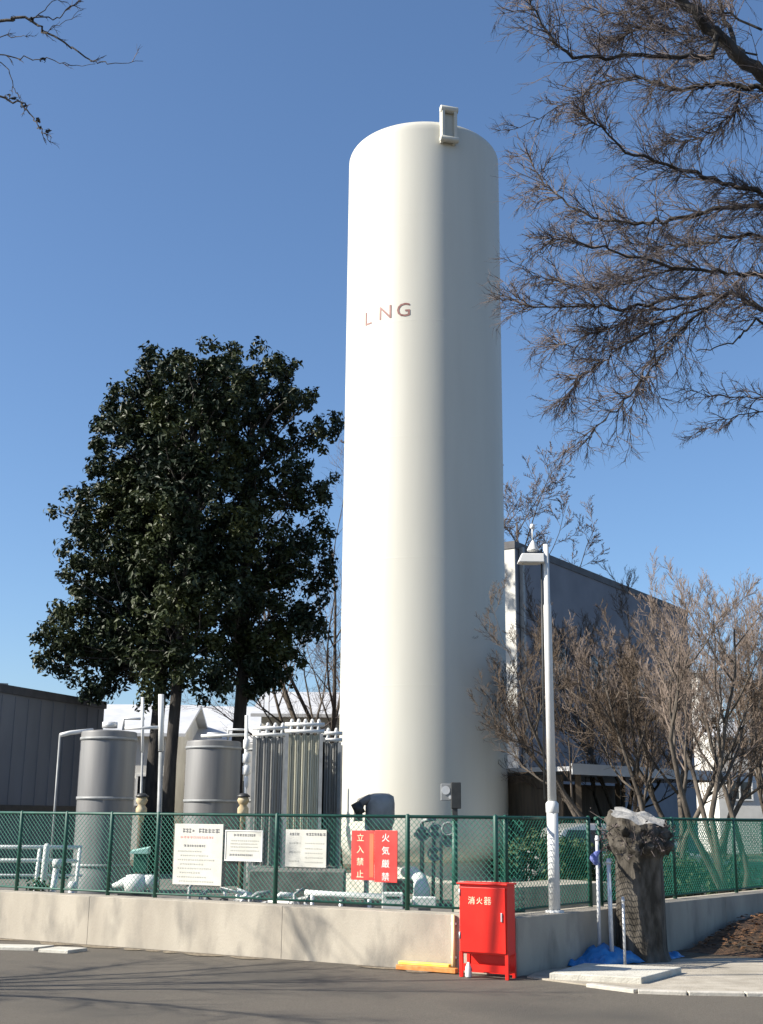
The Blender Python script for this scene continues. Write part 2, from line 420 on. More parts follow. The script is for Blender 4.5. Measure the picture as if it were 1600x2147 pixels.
D_ = 24.0
zg = .09
def PG(px, Y, z=zg):
    p = P(px,1700,Y); return Vector((p.x,p.y,z))
# risers right of the first fence post
t = pipeset('tank_pipework', 'thin upright pipes and valves in front of the white tank skirt', 'pipework', [
  ([PG(908,23.6), P(910,1725,23.6)], .035),
  ([PG(885,23.8), P(885,1760,23.8), P(885,1722,23.8), P(912,1716,23.6)], .045),
  ([P(868,1750,23.5), P(905,1750,23.5)], .04),
  ([PG(925,23.4), P(925,1765,23.4), P(950,1760,23.4)], .03)], 'grey')
for px, py in ((885,1748),(910,1790),(912,1742),(938,1760)): valve(P(px,py,23.4), t, .17)
# white lagged elbow at the foot of the skirt
t = thing('lagged_pipe', PG(872,22.8), 'bright white lagged pipe elbow at the foot of the tank, behind a fence post', 'pipe')
mb = MB(); mb.tube([PG(884,22.8), P(884,1868,22.8), P(878,1845,22.9), P(866,1832,23.2), P(850,1828,23.6)], [.16,.16,.15,.13,.1], 14); mb.build('pipe', M['white'], t)
mb = MB(); mb.tube([P(884,1893,22.8), P(884,1886,22.8)], .2, 14); mb.build('flange', M['pipe'], t)
# level gauge: panel and black box on a green-grey pole
t = thing('level_gauge', PG(953,20.5), 'black instrument box and grey gauge panel on a dark pole before the tank', 'gauge')
mb = MB(); mb.tube([PG(953,20.5), P(953,1700,20.5)], .05, 10); mb.build('pole', M['greenpost'], t)
c = P(956,1668,20.4); mb = MB(); mb.box(c, (.16,.14,.42)); mb.box(c+Vector((-.02,0,-.30)), (.09,.1,.2)); mb.build('instrument_box', M['dark'], t, bevel=.01)
c = P(937,1661,20.45); mb = MB(); mb.box(c, (.20,.08,.27)); mb.build('gauge_panel', M['grey'], t, bevel=.01)
mb = MB(); mb.tube([c+Vector((-.02,-.041,.03)), c+Vector((-.02,-.055,.03))], .07, 16); mb.tube([c+Vector((.055,-.041,-.08)), c+Vector((.055,-.05,-.08))], .03, 12); mb.build('dial', M['pipe'], t)
mb = MB(); cc = P(940,1738,20.5)
mb.tube([cc+Vector((.10*math.cos(k*.449),-.02,.10*math.sin(k*.449))) for k in range(15)], .018, 6); mb.build('handwheel', M['grey'], t)
# hooded grey valve housing left of the first post, with a curved elbow
t = thing('valve_housing', PG(785,23.0), 'grey hooded valve housing on white legs in front of the white tank', 'valve housing')
c = P(797,1693,23.0)
mb = MB(); mb.lathe([(.001,.26),(.16,.25),(.25,.20),(.27,.08),(.27,-.25),(.20,-.42),(.001,-.43)], c, 20); mb.build('body', M['grey'], t)
mb = MB(); pe = [P(751,1722,22.9), P(751,1700,22.9), P(757,1682,22.9), P(775,1675,22.9), P(800,1676,22.9)]
mb.tube(pe, .085, 12); mb.build('elbow', M['steel'], t)
mb = MB(); mb.tube([P(742,1700,22.85), P(760,1690,22.85)], .12, 12); mb.build('flange', M['dark'], t)
for px in (770, 806, 818):
    mb = MB(); mb.tube([PG(px,23.0), P(px,1715,23.0)], .045, 8); mb.build('leg', M['white'], t)
# dark box under red signs
c = P(838,1858,21.0); mb = MB(); mb.box(c, (.45,.4,.22)); mb.box(c+Vector((0,0,-.2)), (.2,.2,.3)); 
tag(mb.build('pump_unit', M['dark'], bevel=.02), 'dark pump unit low behind the red signs', 'pump')
# long white pipe near the fence base
t = thing('white_pipe_run', PG(700,18.5), 'long white horizontal pipe on low supports behind the fence', 'pipe')
mb = MB(); mb.tube([P(640,1872,18.5), P(700,1876,18.4), P(806,1880,18.2), P(806,1880,18.2)+UP*-.35], .045, 10); mb.build('pipe', M['white'], t)
for px in (655,715,775):
    mb = MB(); q = P(px,1877,18.4); mb.tube([q, Vector((q.x,q.y,.08))], .03, 8); mb.build('support', M['pipe'], t)
t = thing('junction_box', PG(825,16.8), 'small white steel box close behind the fence below the red signs', 'box')
c = P(823,1891,16.8); mb = MB(); mb.box(c, (.28,.22,.24)); mb.build('body', M['white'], t, bevel=.012)
mb = MB(); mb.box(c+Vector((0,-.112,.06)), (.18,.006,.03)); mb.build('slot', M['dark'], t)
mb = MB(); mb.box((c.x,c.y,(c.z-.12+.09)/2), (.10,.10,c.z-.12-.09)); mb.build('stand', M['grey'], t)
t = thing('junction_box', PG(880,16.6), 'small white steel box behind the fence, between fence post and gauge pole', 'box')
c = P(890,1892,16.9); mb = MB(); mb.box(c, (.30,.2,.14)); mb.build('body', M['white'], t, bevel=.012)
mb = MB(); mb.box((c.x,c.y,(c.z-.07+.09)/2), (.16,.12,c.z-.07-.09)); mb.build('stand', M['grey'], t)

# ------------------------------------------------------------------ finned vaporizers
def vaporizer(px0, px1, ytop, Y, label, m, depth=1.0, nx=4, ny=3):
    a = P(px0,ytop,Y); b = P(px1,ytop,Y); W = b.x-a.x; zt = a.z; z0 = .75
    t = thing('air_vaporizer', ((a.x+b.x)/2,Y+depth/2,.09), label, 'vaporizer', 'finned vaporizers in the yard')
    mb = MB()
    for i in range(nx):
        for j in range(ny):
            x = a.x+W*(i+.5)/nx; y = Y+depth*(j+.5)/ny; s = min(W/nx,depth/ny)*.94
            mb.tube([(x,y,z0),(x,y,zt)], .022, 6)
            for k in range(4):
                mb.box((x,y,(z0+zt)/2), (s*(1 if k%2 else .9),.010,zt-z0-.02), k*math.pi/4)
    mb.build('fin_tubes', m, t)
    mb = MB()
    for z in (zt+.05, zt+.17):
        mb.tube([(a.x-.05,Y+.1,z),(b.x+.05,Y+.1,z)], .035, 8)
    for i in range(nx):
        x = a.x+W*(i+.5)/nx
        mb.tube([(x,Y+.1,zt),(x,Y+.1,zt+.2),(x,Y+.3,zt+.26),(x,Y+depth-.2,zt+.2)], .028, 8)
    mb.build('top_header', M['white'], t)
    for (sx,sy) in ((0,0),(1,0),(0,1),(1,1)):
        mb = MB(); mb.box((a.x+W*sx, Y+depth*sy, (zt+.09)/2), (.06,.06,zt-.09)); mb.build('leg', M['grey'], t)
    mb = MB(); mb.box(((a.x+b.x)/2, Y+depth/2, z0-.05), (W+.1,depth+.1,.06)); mb.build('base_frame', M['grey'], t)
vaporizer(534, 598, 1545, 22.7, 'finned vaporizer coloured a shaded grey, left of the sunlit pale one', M['finshaded'])
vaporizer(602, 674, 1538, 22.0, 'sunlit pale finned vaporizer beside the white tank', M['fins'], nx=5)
vaporizer(678, 712, 1556, 23.0, 'grey finned vaporizer half hidden behind the white tank edge', M['finshaded'], nx=2)
# concrete plinth in front of them
a = P(522,1826,20.6); b = P(722,1826,20.6)
mb = MB(); mb.box(((a.x+b.x)/2, 21.2, (a.z+.05)/2), (b.x-a.x,1.2,a.z-.05)); 
tag(mb.build('equipment_plinth', M['yard'], bevel=.015), 'grey concrete equipment plinth in front of the finned vaporizers', 'plinth')
# valve manifold standing on the ground near the fence (clutter of small bright pipes)
def manifold(px0, px1, Y, label, n, seed):
    r = random.Random(seed); a = PG(px0,Y); b = PG(px1,Y)
    t = thing('valve_manifold', (a+b)/2, label, 'valve manifold', 'valve manifolds behind the fence')
    for k in range(n):
        x = a.x+(b.x-a.x)*(k+.5)/n; h = r.uniform(.25,.62); y = Y+r.uniform(-.3,.3)
        mb = MB(); mb.tube([(x,y,.08),(x,y,h),(x+r.uniform(-.12,.12),y+.1,h+.06),(x+r.uniform(-.3,.3),y+.1,h+r.uniform(-.1,.1))], r.uniform(.02,.04), 8)
        mb.build('pipe', M[r.choice(['white','pipe','grey'])], t)
        if k % 2 == 0: valve((x,y-.03,h*.75), t, r.uniform(.1,.16), r.choice(['grey','pipe','dark']))
    zz = r.uniform(.2,.32)
    mb = MB(); mb.tube([(a.x-.1,Y-.1,zz),(b.x+.1,Y-.1,zz+.02)], .035, 8); mb.build('header', M['pipe'], t)
manifold(455, 560, 18.2, 'cluster of small bright pipes and valves below the middle white sign', 10, 3)
manifold(575, 650, 18.0, 'small pipes and valves below the right white sign', 7, 5)
manifold(370, 450, 18.6, 'small pipes and valves at the foot of the tallest white sign', 7, 8)

# white lagged pump left of the tallest sign
t = thing('lagged_pump', PG(285,20.0), 'lumpy white lagged pump low behind the fence, left of the tallest sign', 'pump')
c = P(285,1853,20.0)
mb = MB(); mb.lathe([(.001,-.16),(.16,-.14),(.20,0),(.16,.13),(.001,.15)], c, 16); mb.lathe([(.001,-.1),(.11,-.09),(.14,0),(.11,.1),(.001,.11)], c+Vector((.22,.0,.03)), 14); mb.build('body', M['white'], t)
mb = MB(); mb.tube([P(236,1858,20), P(262,1850,20), c], [.03,.08,.12], 12); mb.tube([c+Vector((.2,0,-.02)), P(318,1862,20), P(322,1885,20)], .05, 10); mb.build('pipe', M['white'], t)
mb = MB(); mb.box((c.x,c.y,(c.z-.14+.09)/2), (.5,.3,c.z-.14-.09)); mb.build('base', M['dark'], t)
t = thing('meter_post', PG(295,22.0), 'teal hooded meter on a post behind the fence', 'meter')
c = P(296,1782,22); mb = MB(); mb.add([c+Vector((-.17,-.15,-.03)),c+Vector((.14,-.15,.03)),c+Vector((.14,.15,.06)),c+Vector((-.17,.15,0)),c+Vector((-.17,-.15,-.06)),c+Vector((.14,-.15,-.06)),c+Vector((.14,.15,-.06)),c+Vector((-.17,.15,-.06))],
    [(0,1,2,3),(7,6,5,4),(4,5,1,0),(5,6,2,1),(6,7,3,2),(7,4,0,3)]); mb.build('hood', M['tealcap'], t)
mb = MB(); mb.box(c+Vector((0,.05,-.22)), (.24,.16,.32)); mb.build('meter_box', M['greenpost'], t, bevel=.01)
mb = MB(); mb.tube([(c.x,c.y+.05,.08),(c.x,c.y+.05,c.z-.3)], .04, 8); mb.build('pole', M['grey'], t)

# ------------------------------------------------------------------ grey steel silos
def silo(px0, px1, ytop, Y, label, skirtpx=None):
    a = P(px0,ytop,Y); b = P(px1,ytop,Y); r = (b.x-a.x)/2; x = (a.x+b.x)/2; zt = a.z
    t = thing('steel_vessel', (x,Y,.09), label, 'vessel', 'grey steel vessels in the yard')
    mb = MB(); mb.lathe([(r,.55),(r,zt-.02),(r*.985,zt+.01),(r*.95,zt+.02),(r*.5,zt+.05),(.001,zt+.06)], (x,Y,0), 48); mb.build('shell', M['steel'], t, autosmooth=True)
    mb = MB(); mb.lathe([(r*1.22,.09),(r*1.22,.16),(r*1.02,.5),(r*1.0,.60)], (x,Y,0), 40); mb.build('skirt', M['steel'], t)
    for z in (.62, (zt+.6)/2, zt-.14):
        mb = MB(); mb.lathe([(r+.001,z-.03),(r+.018,z-.03),(r+.018,z+.03),(r+.001,z+.03)], (x,Y,0), 48); mb.build('band', M['grey'], t)
    mb = MB(); mb.tube([(x,Y,zt+.1),(x,Y,zt+.22)], r*.28, 16); mb.tube([(x+r*.5,Y,zt+.06),(x+r*.5,Y,zt+.3),(x+r*1.25,Y,zt+.3)], .03, 8); mb.build('top_nozzle', M['pipe'], t)
    return t, x, r, zt
t, x, r, zt = silo(172, 287, 1536, 26.0, 'grey steel vessel nearest the dark building at left')
mb = MB(); mb.tube([(x-r*.6,26,zt+.05),(x-r-.2,25.8,zt-.02),(x-r-.38,25.7,zt-.08)], .045, 8); mb.build('outlet_pipe', M['white'], t)
mb = MB(); mb.tube([(x-r-.38,25.7,zt-.06),(x-r-.38,25.7,.09)], .025, 8); mb.build('drain_pipe', M['grey'], t)
t, x, r, zt = silo(392, 506, 1556, 29.0, 'grey steel vessel standing between the two tan regulators')
mb = MB(); mb.tube([(x-r*.4,28.6,zt+.12),(x+r*1.35,28.6,zt+.16)], .035, 8); mb.build('outlet_pipe', M['white'], t)
t, x, r, zt = silo(520, 560, 1560, 31.0, 'narrow grey steel vessel half hidden behind the darker vaporizer')

# white vent stacks with cross pipe
t = thing('vent_stack', PG(337,25.2), 'white vent pipes joined by a crossbar, in front of the dark tree trunks', 'vent pipe')
mb = MB(); mb.tube([P(338,1575,25.2), P(338,1456,25.2)], .058, 10); mb.build('thick_pipe', M['white'], t)
mb = MB(); mb.tube([P(338,1575,25.2)-UP*.02, PG(338,25.2)], .05, 10); mb.build('riser', M['grey'], t)
mb = MB(); mb.tube([P(299,1576,25.2), P(299,1462,25.2)], .032, 8); mb.build('thin_pipe', M['white'], t)
mb = MB(); mb.tube([P(299,1576,25.2)-UP*.02, PG(299,25.2)], .025, 8); mb.build('riser', M['grey'], t)
mb = MB(); mb.tube([P(262,1527,25.2), P(337,1525,25.2)], .035, 8); mb.build('crossbar', M['white'], t)
t = thing('vent_stack', PG(517,25.6), 'white knobbly vent pipe right of the middle steel vessel', 'vent pipe')
mb = MB(); mb.tube([PG(518,25.6), P(517,1500,25.6)], .035, 10); mb.build('pipe', M['white'], t)
mb = MB()
for py, rr in ((1560,.07),(1590,.09),(1615,.085),(1640,.05)): mb.lathe([(.03,-.12),(rr,-.08),(rr,.08),(.03,.12)], P(517,py,25.6), 10)
mb.build('lagging', M['white'], t)
# tan valve bodies
for px, lab in ((297,'tan lagged regulator on a brown post, right of the left steel vessel'),(510,'tan lagged regulator on a brown post, above the second white sign')):
    t = thing('gas_regulator', PG(px,22.5), lab, 'regulator', 'tan regulators behind the fence')
    c = P(px,1688,22.5)
    mb = MB(); mb.lathe([(.001,.16),(.08,.15),(.11,.08),(.08,.02),(.06,0),(.10,-.06),(.10,-.16),(.05,-.2),(.05,-.3),(.001,-.3)], c, 14); mb.build('body', mat('tan_lagging',(.38,.29,.16),.8,(.55,.46,.3),8,5), t)
    mb = MB(); mb.lathe([(.001,.21),(.06,.205),(.12,.16),(.115,.14),(.001,.14)], c+Vector((0,0,.0)), 14); mb.build('cap', M['dark'], t)
    mb = MB(); mb.tube([c-UP*.3, Vector((c.x,c.y,.08))], .05, 8); mb.build('post', M['brown'], t)

# ------------------------------------------------------------------ white railing at the far left
t = thing('pipe_railing', PG(50,20.5), 'white pipe railing at the far left, behind the green fence', 'railing')
for y, x1, rr, mm in ((1777,172,.032,'white'),(1805,168,.032,'white'),(1836,172,.02,'pipe')):
    mb = MB(); mb.tube([P(-160,y-2,20.5), P(x1,y,20.5)], rr, 8); mb.build('rail', M[mm], t)
for px in (-60, 84, 168):
    mb = MB(); mb.tube([PG(px,20.5), P(px,1777,20.5)], .032, 8); mb.build('upright', M['white'], t)
t = thing('bollard', PG(99,19.8), 'short white bollard with rounded top, by the white railing', 'bollard')
mb = MB(); q = P(99,1768,19.8); mb.tube([PG(99,19.8), q-UP*.05, q-UP*.015, q], [.05,.05,.04,.01], 12); mb.build('body', M['white'], t)
def leafball(mb, c, rad, n, size, r, up=.3):
    for _ in range(n):
        v = Vector((r.gauss(0,1),r.gauss(0,1),r.gauss(0,1))).normalized()*(rad*r.random()**.45)
        nrm = (v.normalized()+Vector((r.uniform(-1,1),r.uniform(-1,1),r.uniform(-1,1)+up))).normalized()
        u = nrm.orthogonal().normalized(); a = r.uniform(0,6.28); w_ = nrm.cross(u)
        e1 = (u*math.cos(a)+w_*math.sin(a))*size*r.uniform(.7,1.3); e2 = nrm.cross(e1).normalized()*size*.5*r.uniform(.7,1.2)
        p = c+v; dz = nrm*size*.15
        mb.add([p-e1, p-e2+dz, p+e1, p+e2+dz], [(0,1,2,3)])
t = thing('potted_plant', PG(90,19.0), 'olive plant in a pinkish pot beside the white railing', 'potted plant')
c = PG(86,19.0); mb = MB(); mb.lathe([(.08,0),(.12,.22),(.14,.24),(.13,.26),(.11,.24)], c, 16); mb.build('pot', M['pot'], t)
mb = MB(); leafball(mb, c+UP*.42, .2, 160, .05, rnd); mb.build('foliage', M['shrub'], t)
for px, hy, lab in ((119,1815,'short pale grey capped standpipe beside the potted plant'),(152,1862,'low pale grey standpipe in front of the left steel vessel')):
    t = thing('standpipe', PG(px,19.2), lab, 'standpipe', 'pale standpipes by the railing')
    q = P(px,hy,19.2); mb = MB(); mb.tube([PG(px,19.2), q], .05, 10); mb.build('pipe', M['pipe'], t)
    mb = MB(); mb.lathe([(.001,.1),(.06,.09),(.075,.03),(.06,-.03),(.001,-.03)], q, 12); mb.build('cap', M['white'], t)

# ------------------------------------------------------------------ signs on the fence
def on_fence(px, py, off=.03):
    "point on the outer side of the left fence seen at photo pixel"
    d = ROT @ Vector(((px-CX)/F, -(py-CY)/F, -1)); o = Vector((0,0,EYE))
    n = NL; a = A0-NL*(.30-off)
    t = (a-o).dot(n)/d.dot(n); return o+d*t
def sign_board(px0, py0, px1, py1, name, label, m, thick=.012, frame=None):
    a = on_fence(px0,py0); b = on_fence(px1,py1)
    c = (a+b)/2; W = (b-a).dot(DL); H = abs(a.z-b.z)
    t = thing(name, (c.x,c.y,c.z-H/2), label, 'sign')
    rz = math.atan2(DL.y,DL.x)
    mb = MB(); mb.box(c, (W,thick,H), rz); mb.build('board', m, t, bevel=.003)
    if frame:
        mb = MB(); f = .014
        for s in (-1,1):
            mb.box(c+UP*(s*(H/2-f/2))+NL*.004, (W+.004,thick+.006,f), rz)
            mb.box(c+DL*(s*(W/2-f/2))+NL*.004, (f,thick+.006,H-2*f-.002), rz)
        mb.build('frame', frame, t)
    for s in (-1,1):
        mb = MB(); mb.box(c+UP*(H/2-.03)+DL*(s*W*.4)+NL*(-.012), (.02,.03,.02), rz); mb.build('clip', M['pipe'], t)
    return t, c, W, H, thick/2+.003
def lines(t, c, W, H, th, rows, seed):
    r = random.Random(seed); out = {}
    for v, u0, u1, h, key, word in rows:
        mb = out.setdefault(key, MB()); u = u0
        while u < u1:
            wdt = word*r.uniform(.6,1.3); 
            # a glyph-like mark: a couple of crossing strokes
            cx = c+DL*((u+wdt/2-.5)*W)+UP*((.5-v)*H)+NL*th
            hh = h*H
            for q in range(2):
                zz = cx+UP*((q-.5)*hh*.55+r.uniform(-.1,.1)*hh)
                e = DL*(wdt*W*.42); f = UP*(hh*.13)
                mb.add([zz-e-f,zz+e-f,zz+e+f,zz-e+f], [(0,1,2,3)])
            zz = cx+DL*(r.uniform(-.2,.2)*wdt*W); e = DL*(wdt*W*.1); f = UP*(hh*.5)
            zz = zz+NL*.001
            mb.add([zz-e-f,zz+e-f,zz+e+f,zz-e+f], [(0,1,2,3)])
            u += wdt*1.12
    for key, mb in out.items(): mb.build('print', M[key], t)
t, c, W, H, th = sign_board(368,1727,464,1858,'notice_board','tallest white notice board on the fence, with a line of red print','',) if False else sign_board(368,1727,464,1858,'notice_board','tallest white notice board on the fence, with a line of red print',M['sign'])
lines(t,c,W,H,th,[(.11,.17,.33,.07,'ink',.07),(.11,.36,.42,.03,'ink',.05),(.11,.5,.85,.07,'ink',.08),(.22,.12,.78,.035,'redink',.05),(.36,.2,.62,.035,'ink',.05)]+[(v,.08+.05*(i%2),.55+.35*((i*7)%5)/5,.022,'faint',.04) for i,v in enumerate((.45,.52,.59,.66,.73,.80,.87,.94))],1)
t, c, W, H, th = sign_board(474,1740,550,1807,'notice_board','small framed white notice with close grey print, right of the tallest notice',M['sign'],frame=M['white'])
lines(t,c,W,H,th,[(.16,.22,.80,.08,'ink',.06)]+[(v,.14,.86,.04,'faint',.045) for v in (.34,.44,.54,.66)]+[(.80,.12,.74,.06,'ink',.05)],2)
t, c, W, H, th = sign_board(600,1739,684,1820,'notice_board','white notice with two dark headings, nearest the red signs',M['sign'])
lines(t,c,W,H,th,[(.12,.10,.34,.07,'ink',.06),(.12,.5,.92,.07,'ink',.06)]+[(v,.08,.34,.045,'faint',.05) for v in (.36,.60,.84)]+[(v,.48,.9,.03,'faint',.05) for v in (.36,.5,.62,.74,.86)],3)
t, c, W, H, th = sign_board(738,1741,784,1846,'warning_sign','red warning sign with cream characters reading 立入禁止',M['signred'])
mb = MB()
for k, ch in enumerate('立入禁止'): text_on(mb, ch, .095, c+DL*(-.10*W)+UP*((.36-.245*k)*H)+NL*th, DL, UP, 1.1)
mb.build('lettering', M['cream'], t)
mb = MB(); e = DL*(.09*W); f = UP*(.44*H); zz = c+DL*(.40*W)+NL*th; mb.add([zz-e-f,zz+e-f,zz+e+f,zz-e+f],[(0,1,2,3)]); mb.build('stripe', M['orange'], t)
t, c, W, H, th = sign_board(786,1741,833,1851,'warning_sign','red warning sign with white characters reading 火気厳禁',M['signred'])
mb = MB()
for k, ch in enumerate('火気厳禁'): text_on(mb, ch, .10, c+UP*((.36-.25*k)*H)+NL*th, DL, UP, 1.1)
mb.build('lettering', M['pinkwhite'], t)

# ------------------------------------------------------------------ red extinguisher cabinet
fl = G(963,2048); fr0 = G(1069,2050)
rz = math.atan2(DL.y,DL.x)
CW, CD_, CH = .555, .25, P(964,1853,fl.y).z
base = fl.copy()
t = thing('extinguisher_cabinet', base, 'bright red fire extinguisher cabinet on legs in front of the wall corner', 'cabinet')
def cb(u, v, z): return base+DL*u-NL*v+UP*z
zb = .235
mb = MB(); mb.box(cb(CW/2,CD_/2,(zb+CH)/2), (CW,CD_-.03,CH-zb), rz); mb.build('body', M['red'], t, bevel=.008)
mb = MB(); mb.box(cb(CW/2,.008,(zb+CH)/2-.005), (CW-.03,.022,CH-zb-.05), rz); d_ = mb.build('door', M['red'], t, bevel=.005)
mb = MB(); mb.box(cb(CW*.9,-.008,.62), (.016,.02,.09), rz); h_ = mb.build('handle', M['pipe'], t, bevel=.003)
for z in (.42,.86):
    mb = MB(); q = cb(.012,-.006,z); mb.tube([q-UP*.035,q+UP*.035], .009, 8); mb.build('hinge', M['pipe'], t)
mb = MB(); mb.box(cb(CW/2,CD_/2-.01,CH+.008), (CW+.03,CD_+.03,.018), rz); mb.build('lid', M['red'], t, bevel=.004)
for u in (.015, CW-.015):
    for v in (.03, CD_-.03):
        mb = MB(); mb.box(cb(u,v,(zb+.02)/2), (.035,.035,zb+.02), rz); mb.build('leg', M['red'], t)
mb = MB(); mb.box(cb(CW/2,.03,.10), (CW-.065,.025,.07), rz); mb.build('crossbar', M['red'], t)
mb = MB(); mb.box(cb(CW/2,CD_-.03,.13), (CW-.065,.012,.20), rz); mb.build('back_panel', M['red'], t)
mb = MB()
for k, (ch, s) in enumerate((('消',.085),('火',.075),('器',.09))):
    text_on(mb, ch, s, cb(CW*(.27+.17*k),-.0045,CH-.165), DL, UP, 1.0)
mb.build('lettering', M['cream'], t)
# small pale can under the cabinet
q = cb(.045,.06,0); mb = MB(); mb.lathe([(.001,0),(.032,0),(.034,.01),(.034,.10),(.02,.13),(.012,.15),(.001,.15)], cb(.10,.02,0), 14)
tag(mb.build('white_bottle', M['white']), 'small white bottle under the red cabinet beside its front leg', 'bottle')

# yellow gas pipe riser + strips on the ground, at the left of the cabinet
t = thing('yellow_pipe', G(951,2030), 'pale yellow upright pipe against the wall, left of the red cabinet', 'pipe')
b0 = A0-DL*.0; 
def wallpt(px, py, off=.03):
    d = ROT @ Vector(((px-CX)/F, -(py-CY)/F, -1)); o = Vector((0,0,EYE)); a = A0+NL*off
    s = (a-o).dot(NL)/d.dot(NL); return o+d*s
mb = MB(); p1 = wallpt(951,1918); p0 = wallpt(951,2030); p0.z = .0; mb.tube([p0, Vector((p0.x,p0.y,p1.z))], .02, 10); mb.build('pipe', M['paleyellow'], t)
mb = MB()
for z in (.15,.5): mb.box(Vector((p0.x,p0.y,z))-NL*.012, (.065,.02,.025), rz)
mb.build('clamp', M['pipe'], t)
a = wallpt(838,2026,.06); b = wallpt(944,2031,.06); a.z = b.z = .045
mb = MB(); mb.box((a+b)/2, ((b-a).length,.07,.07), rz); tag(mb.build('yellow_beam', M['yellow'], bevel=.008), 'yellow painted timber lying at the foot of the wall', 'beam')
a = wallpt(834,2036,.17); b = wallpt(958,2040,.17); a.z = b.z = .03
mb = MB(); mb.box((a+b)/2, ((b-a).length,.09,.05), rz+.01); tag(mb.build('orange_plank', M['timber'], bevel=.005), 'orange brown plank on the road in front of the yellow beam', 'plank')

# ------------------------------------------------------------------ lamp post on the wall
WD = (C2-A0).normalized(); WN = Vector((WD.y,-WD.x,0))
def right_wall(px, off):
    best = min((k*.01 for k in range(900)), key=lambda q: abs((lambda v: CX+F*v.x/(-v.z))(ROT.transposed() @ (A0+WD*q+WN*off-Vector((0,0,EYE-WH))))-px))
    return A0+WD*best+WN*off
lb = right_wall(1163, -.16); lb.z = WH-.004
t = thing('lamp_post', lb, 'white lamp post standing on the wall right of the tank', 'lamp post')
ltop = P(1144,1142,lb.y)
lt = Vector((lb.x, lb.y, ltop.z))
zc = P(1160,1694,lb.y).z
zm = P(1150,1270,lb.y).z
mb = MB(); mb.tube([lb, Vector((lb.x,lb.y,zc))], .066, 20); mb.build('lower_pole', M['white'], t)
mb = MB(); mb.tube([Vector((lb.x,lb.y,zc+.06)), Vector((lb.x,lb.y,zm)), Vector((lb.x,lb.y,zm+.03)), lt], [.052,.046,.036,.034], 20); mb.build('upper_pole', M['white'], t)
mb = MB(); mb.lathe([(.066,-.06),(.076,-.05),(.076,.05),(.05,.08)], (lb.x,lb.y,zc), 20); mb.build('collar', M['white'], t)
mb = MB(); mb.lathe([(.11,0),(.11,.02),(.07,.03)], (lb.x,lb.y,lb.z), 20); mb.build('base_plate', M['white'], t)
mb = MB(); xx = -.085; mb.tube([Vector((lb.x+xx,lb.y+.03,zc+.1)), Vector((lb.x+xx*.62,lb.y+.03,P(1140,1150,lb.y).z))], .011, 8); mb.build('conduit', M['dark'], t)
zl = P(1115,1172,lb.y).z; xl0 = P(1090,1172,lb.y).x; xl1 = lt.x-.03
mb = MB(); cxl = (xl0+xl1)/2
mb.add([(xl0-.03,lb.y-.09,zl-.055),(xl1,lb.y-.09,zl-.055),(xl1,lb.y+.09,zl-.055),(xl0-.03,lb.y+.09,zl-.055),
        (xl0+.02,lb.y-.07,zl+.06),(xl1,lb.y-.07,zl+.06),(xl1,lb.y+.07,zl+.06),(xl0+.02,lb.y+.07,zl+.06)],
       [(3,2,1,0),(4,5,6,7),(0,1,5,4),(1,2,6,5),(2,3,7,6),(3,0,4,7)]); mb.build('lamp_head', M['white'], t, bevel=.012)
mb = MB(); mb.box((cxl-.02,lb.y,zl-.058), (.20,.14,.012)); mb.build('diffuser', M['sign'], t)
zk = P(1116,1155,lb.y).z
mb = MB(); mb.lathe([(.001,0),(.075,0),(.075,.012),(.03,.10),(.012,.13),(.001,.135)], (P(1118,1155,lb.y).x,lb.y,zk), 18); mb.build('photocell_cone', M['white'], t)
q = P(1116,1104,lb.y); mb = MB(); mb.tube([(q.x,lb.y,zk+.13),(q.x,lb.y,q.z-.02)], .008, 6); mb.lathe([(.001,-.035),(.028,-.02),(.03,0),(.02,.03),(.001,.035)], (q.x,lb.y,q.z), 12); mb.build('finial', M['white'], t)

# ------------------------------------------------------------------ slab, tarp, stump with stakes
s0, s1, s2, s3 = G(1152,2056), G(1346,2066), G(1430,2043), G(1225,2034)
mb = MB(); mb.prism([(v.x,v.y) for v in (s0,s1,s2,s3)], .0, .075)
tag(mb.build('concrete_slab', M['slab'], bevel=.01), 'pale concrete slab lying on the pavement in front of the blue tarp', 'slab')
# tarp: a crumpled sheet round the foot of the stump
SX = right_wall(1343, .30)
tc_ = right_wall(1262, .12); mb = MB(); n1, n2 = 40, 12; vs = []; r = random.Random(4)
for i in range(n1+1):
    for j in range(n2+1):
        u = i/n1-.5; v = j/n2
        pw = tc_+WD*(u*1.9+.35)+WN*(-.08+v*.42+.08*math.sin(u*5)); x, y = pw.x, pw.y
        z = .04+.17*math.exp(-((u+.2)/.17)**2)*math.sin(.5+v*2.4)+.03*math.sin(u*37+v*9)*math.sin(v*7+u*11)+.022*math.sin(u*71-v*23)
        if j == n2 or i in (0,n1): z *= .3
        vs.append((x,y,max(.016,z)))
mb.add(vs, [(i*(n2+1)+j,(i+1)*(n2+1)+j,(i+1)*(n2+1)+j+1,i*(n2+1)+j+1) for i in range(n1) for j in range(n2)], True)
o = mb.build('blue_tarp', M['blue']); sm = o.modifiers.new('thick','SOLIDIFY'); sm.thickness = .004
tag(o, 'crumpled blue tarpaulin on the ground at the foot of the stump', 'tarpaulin')
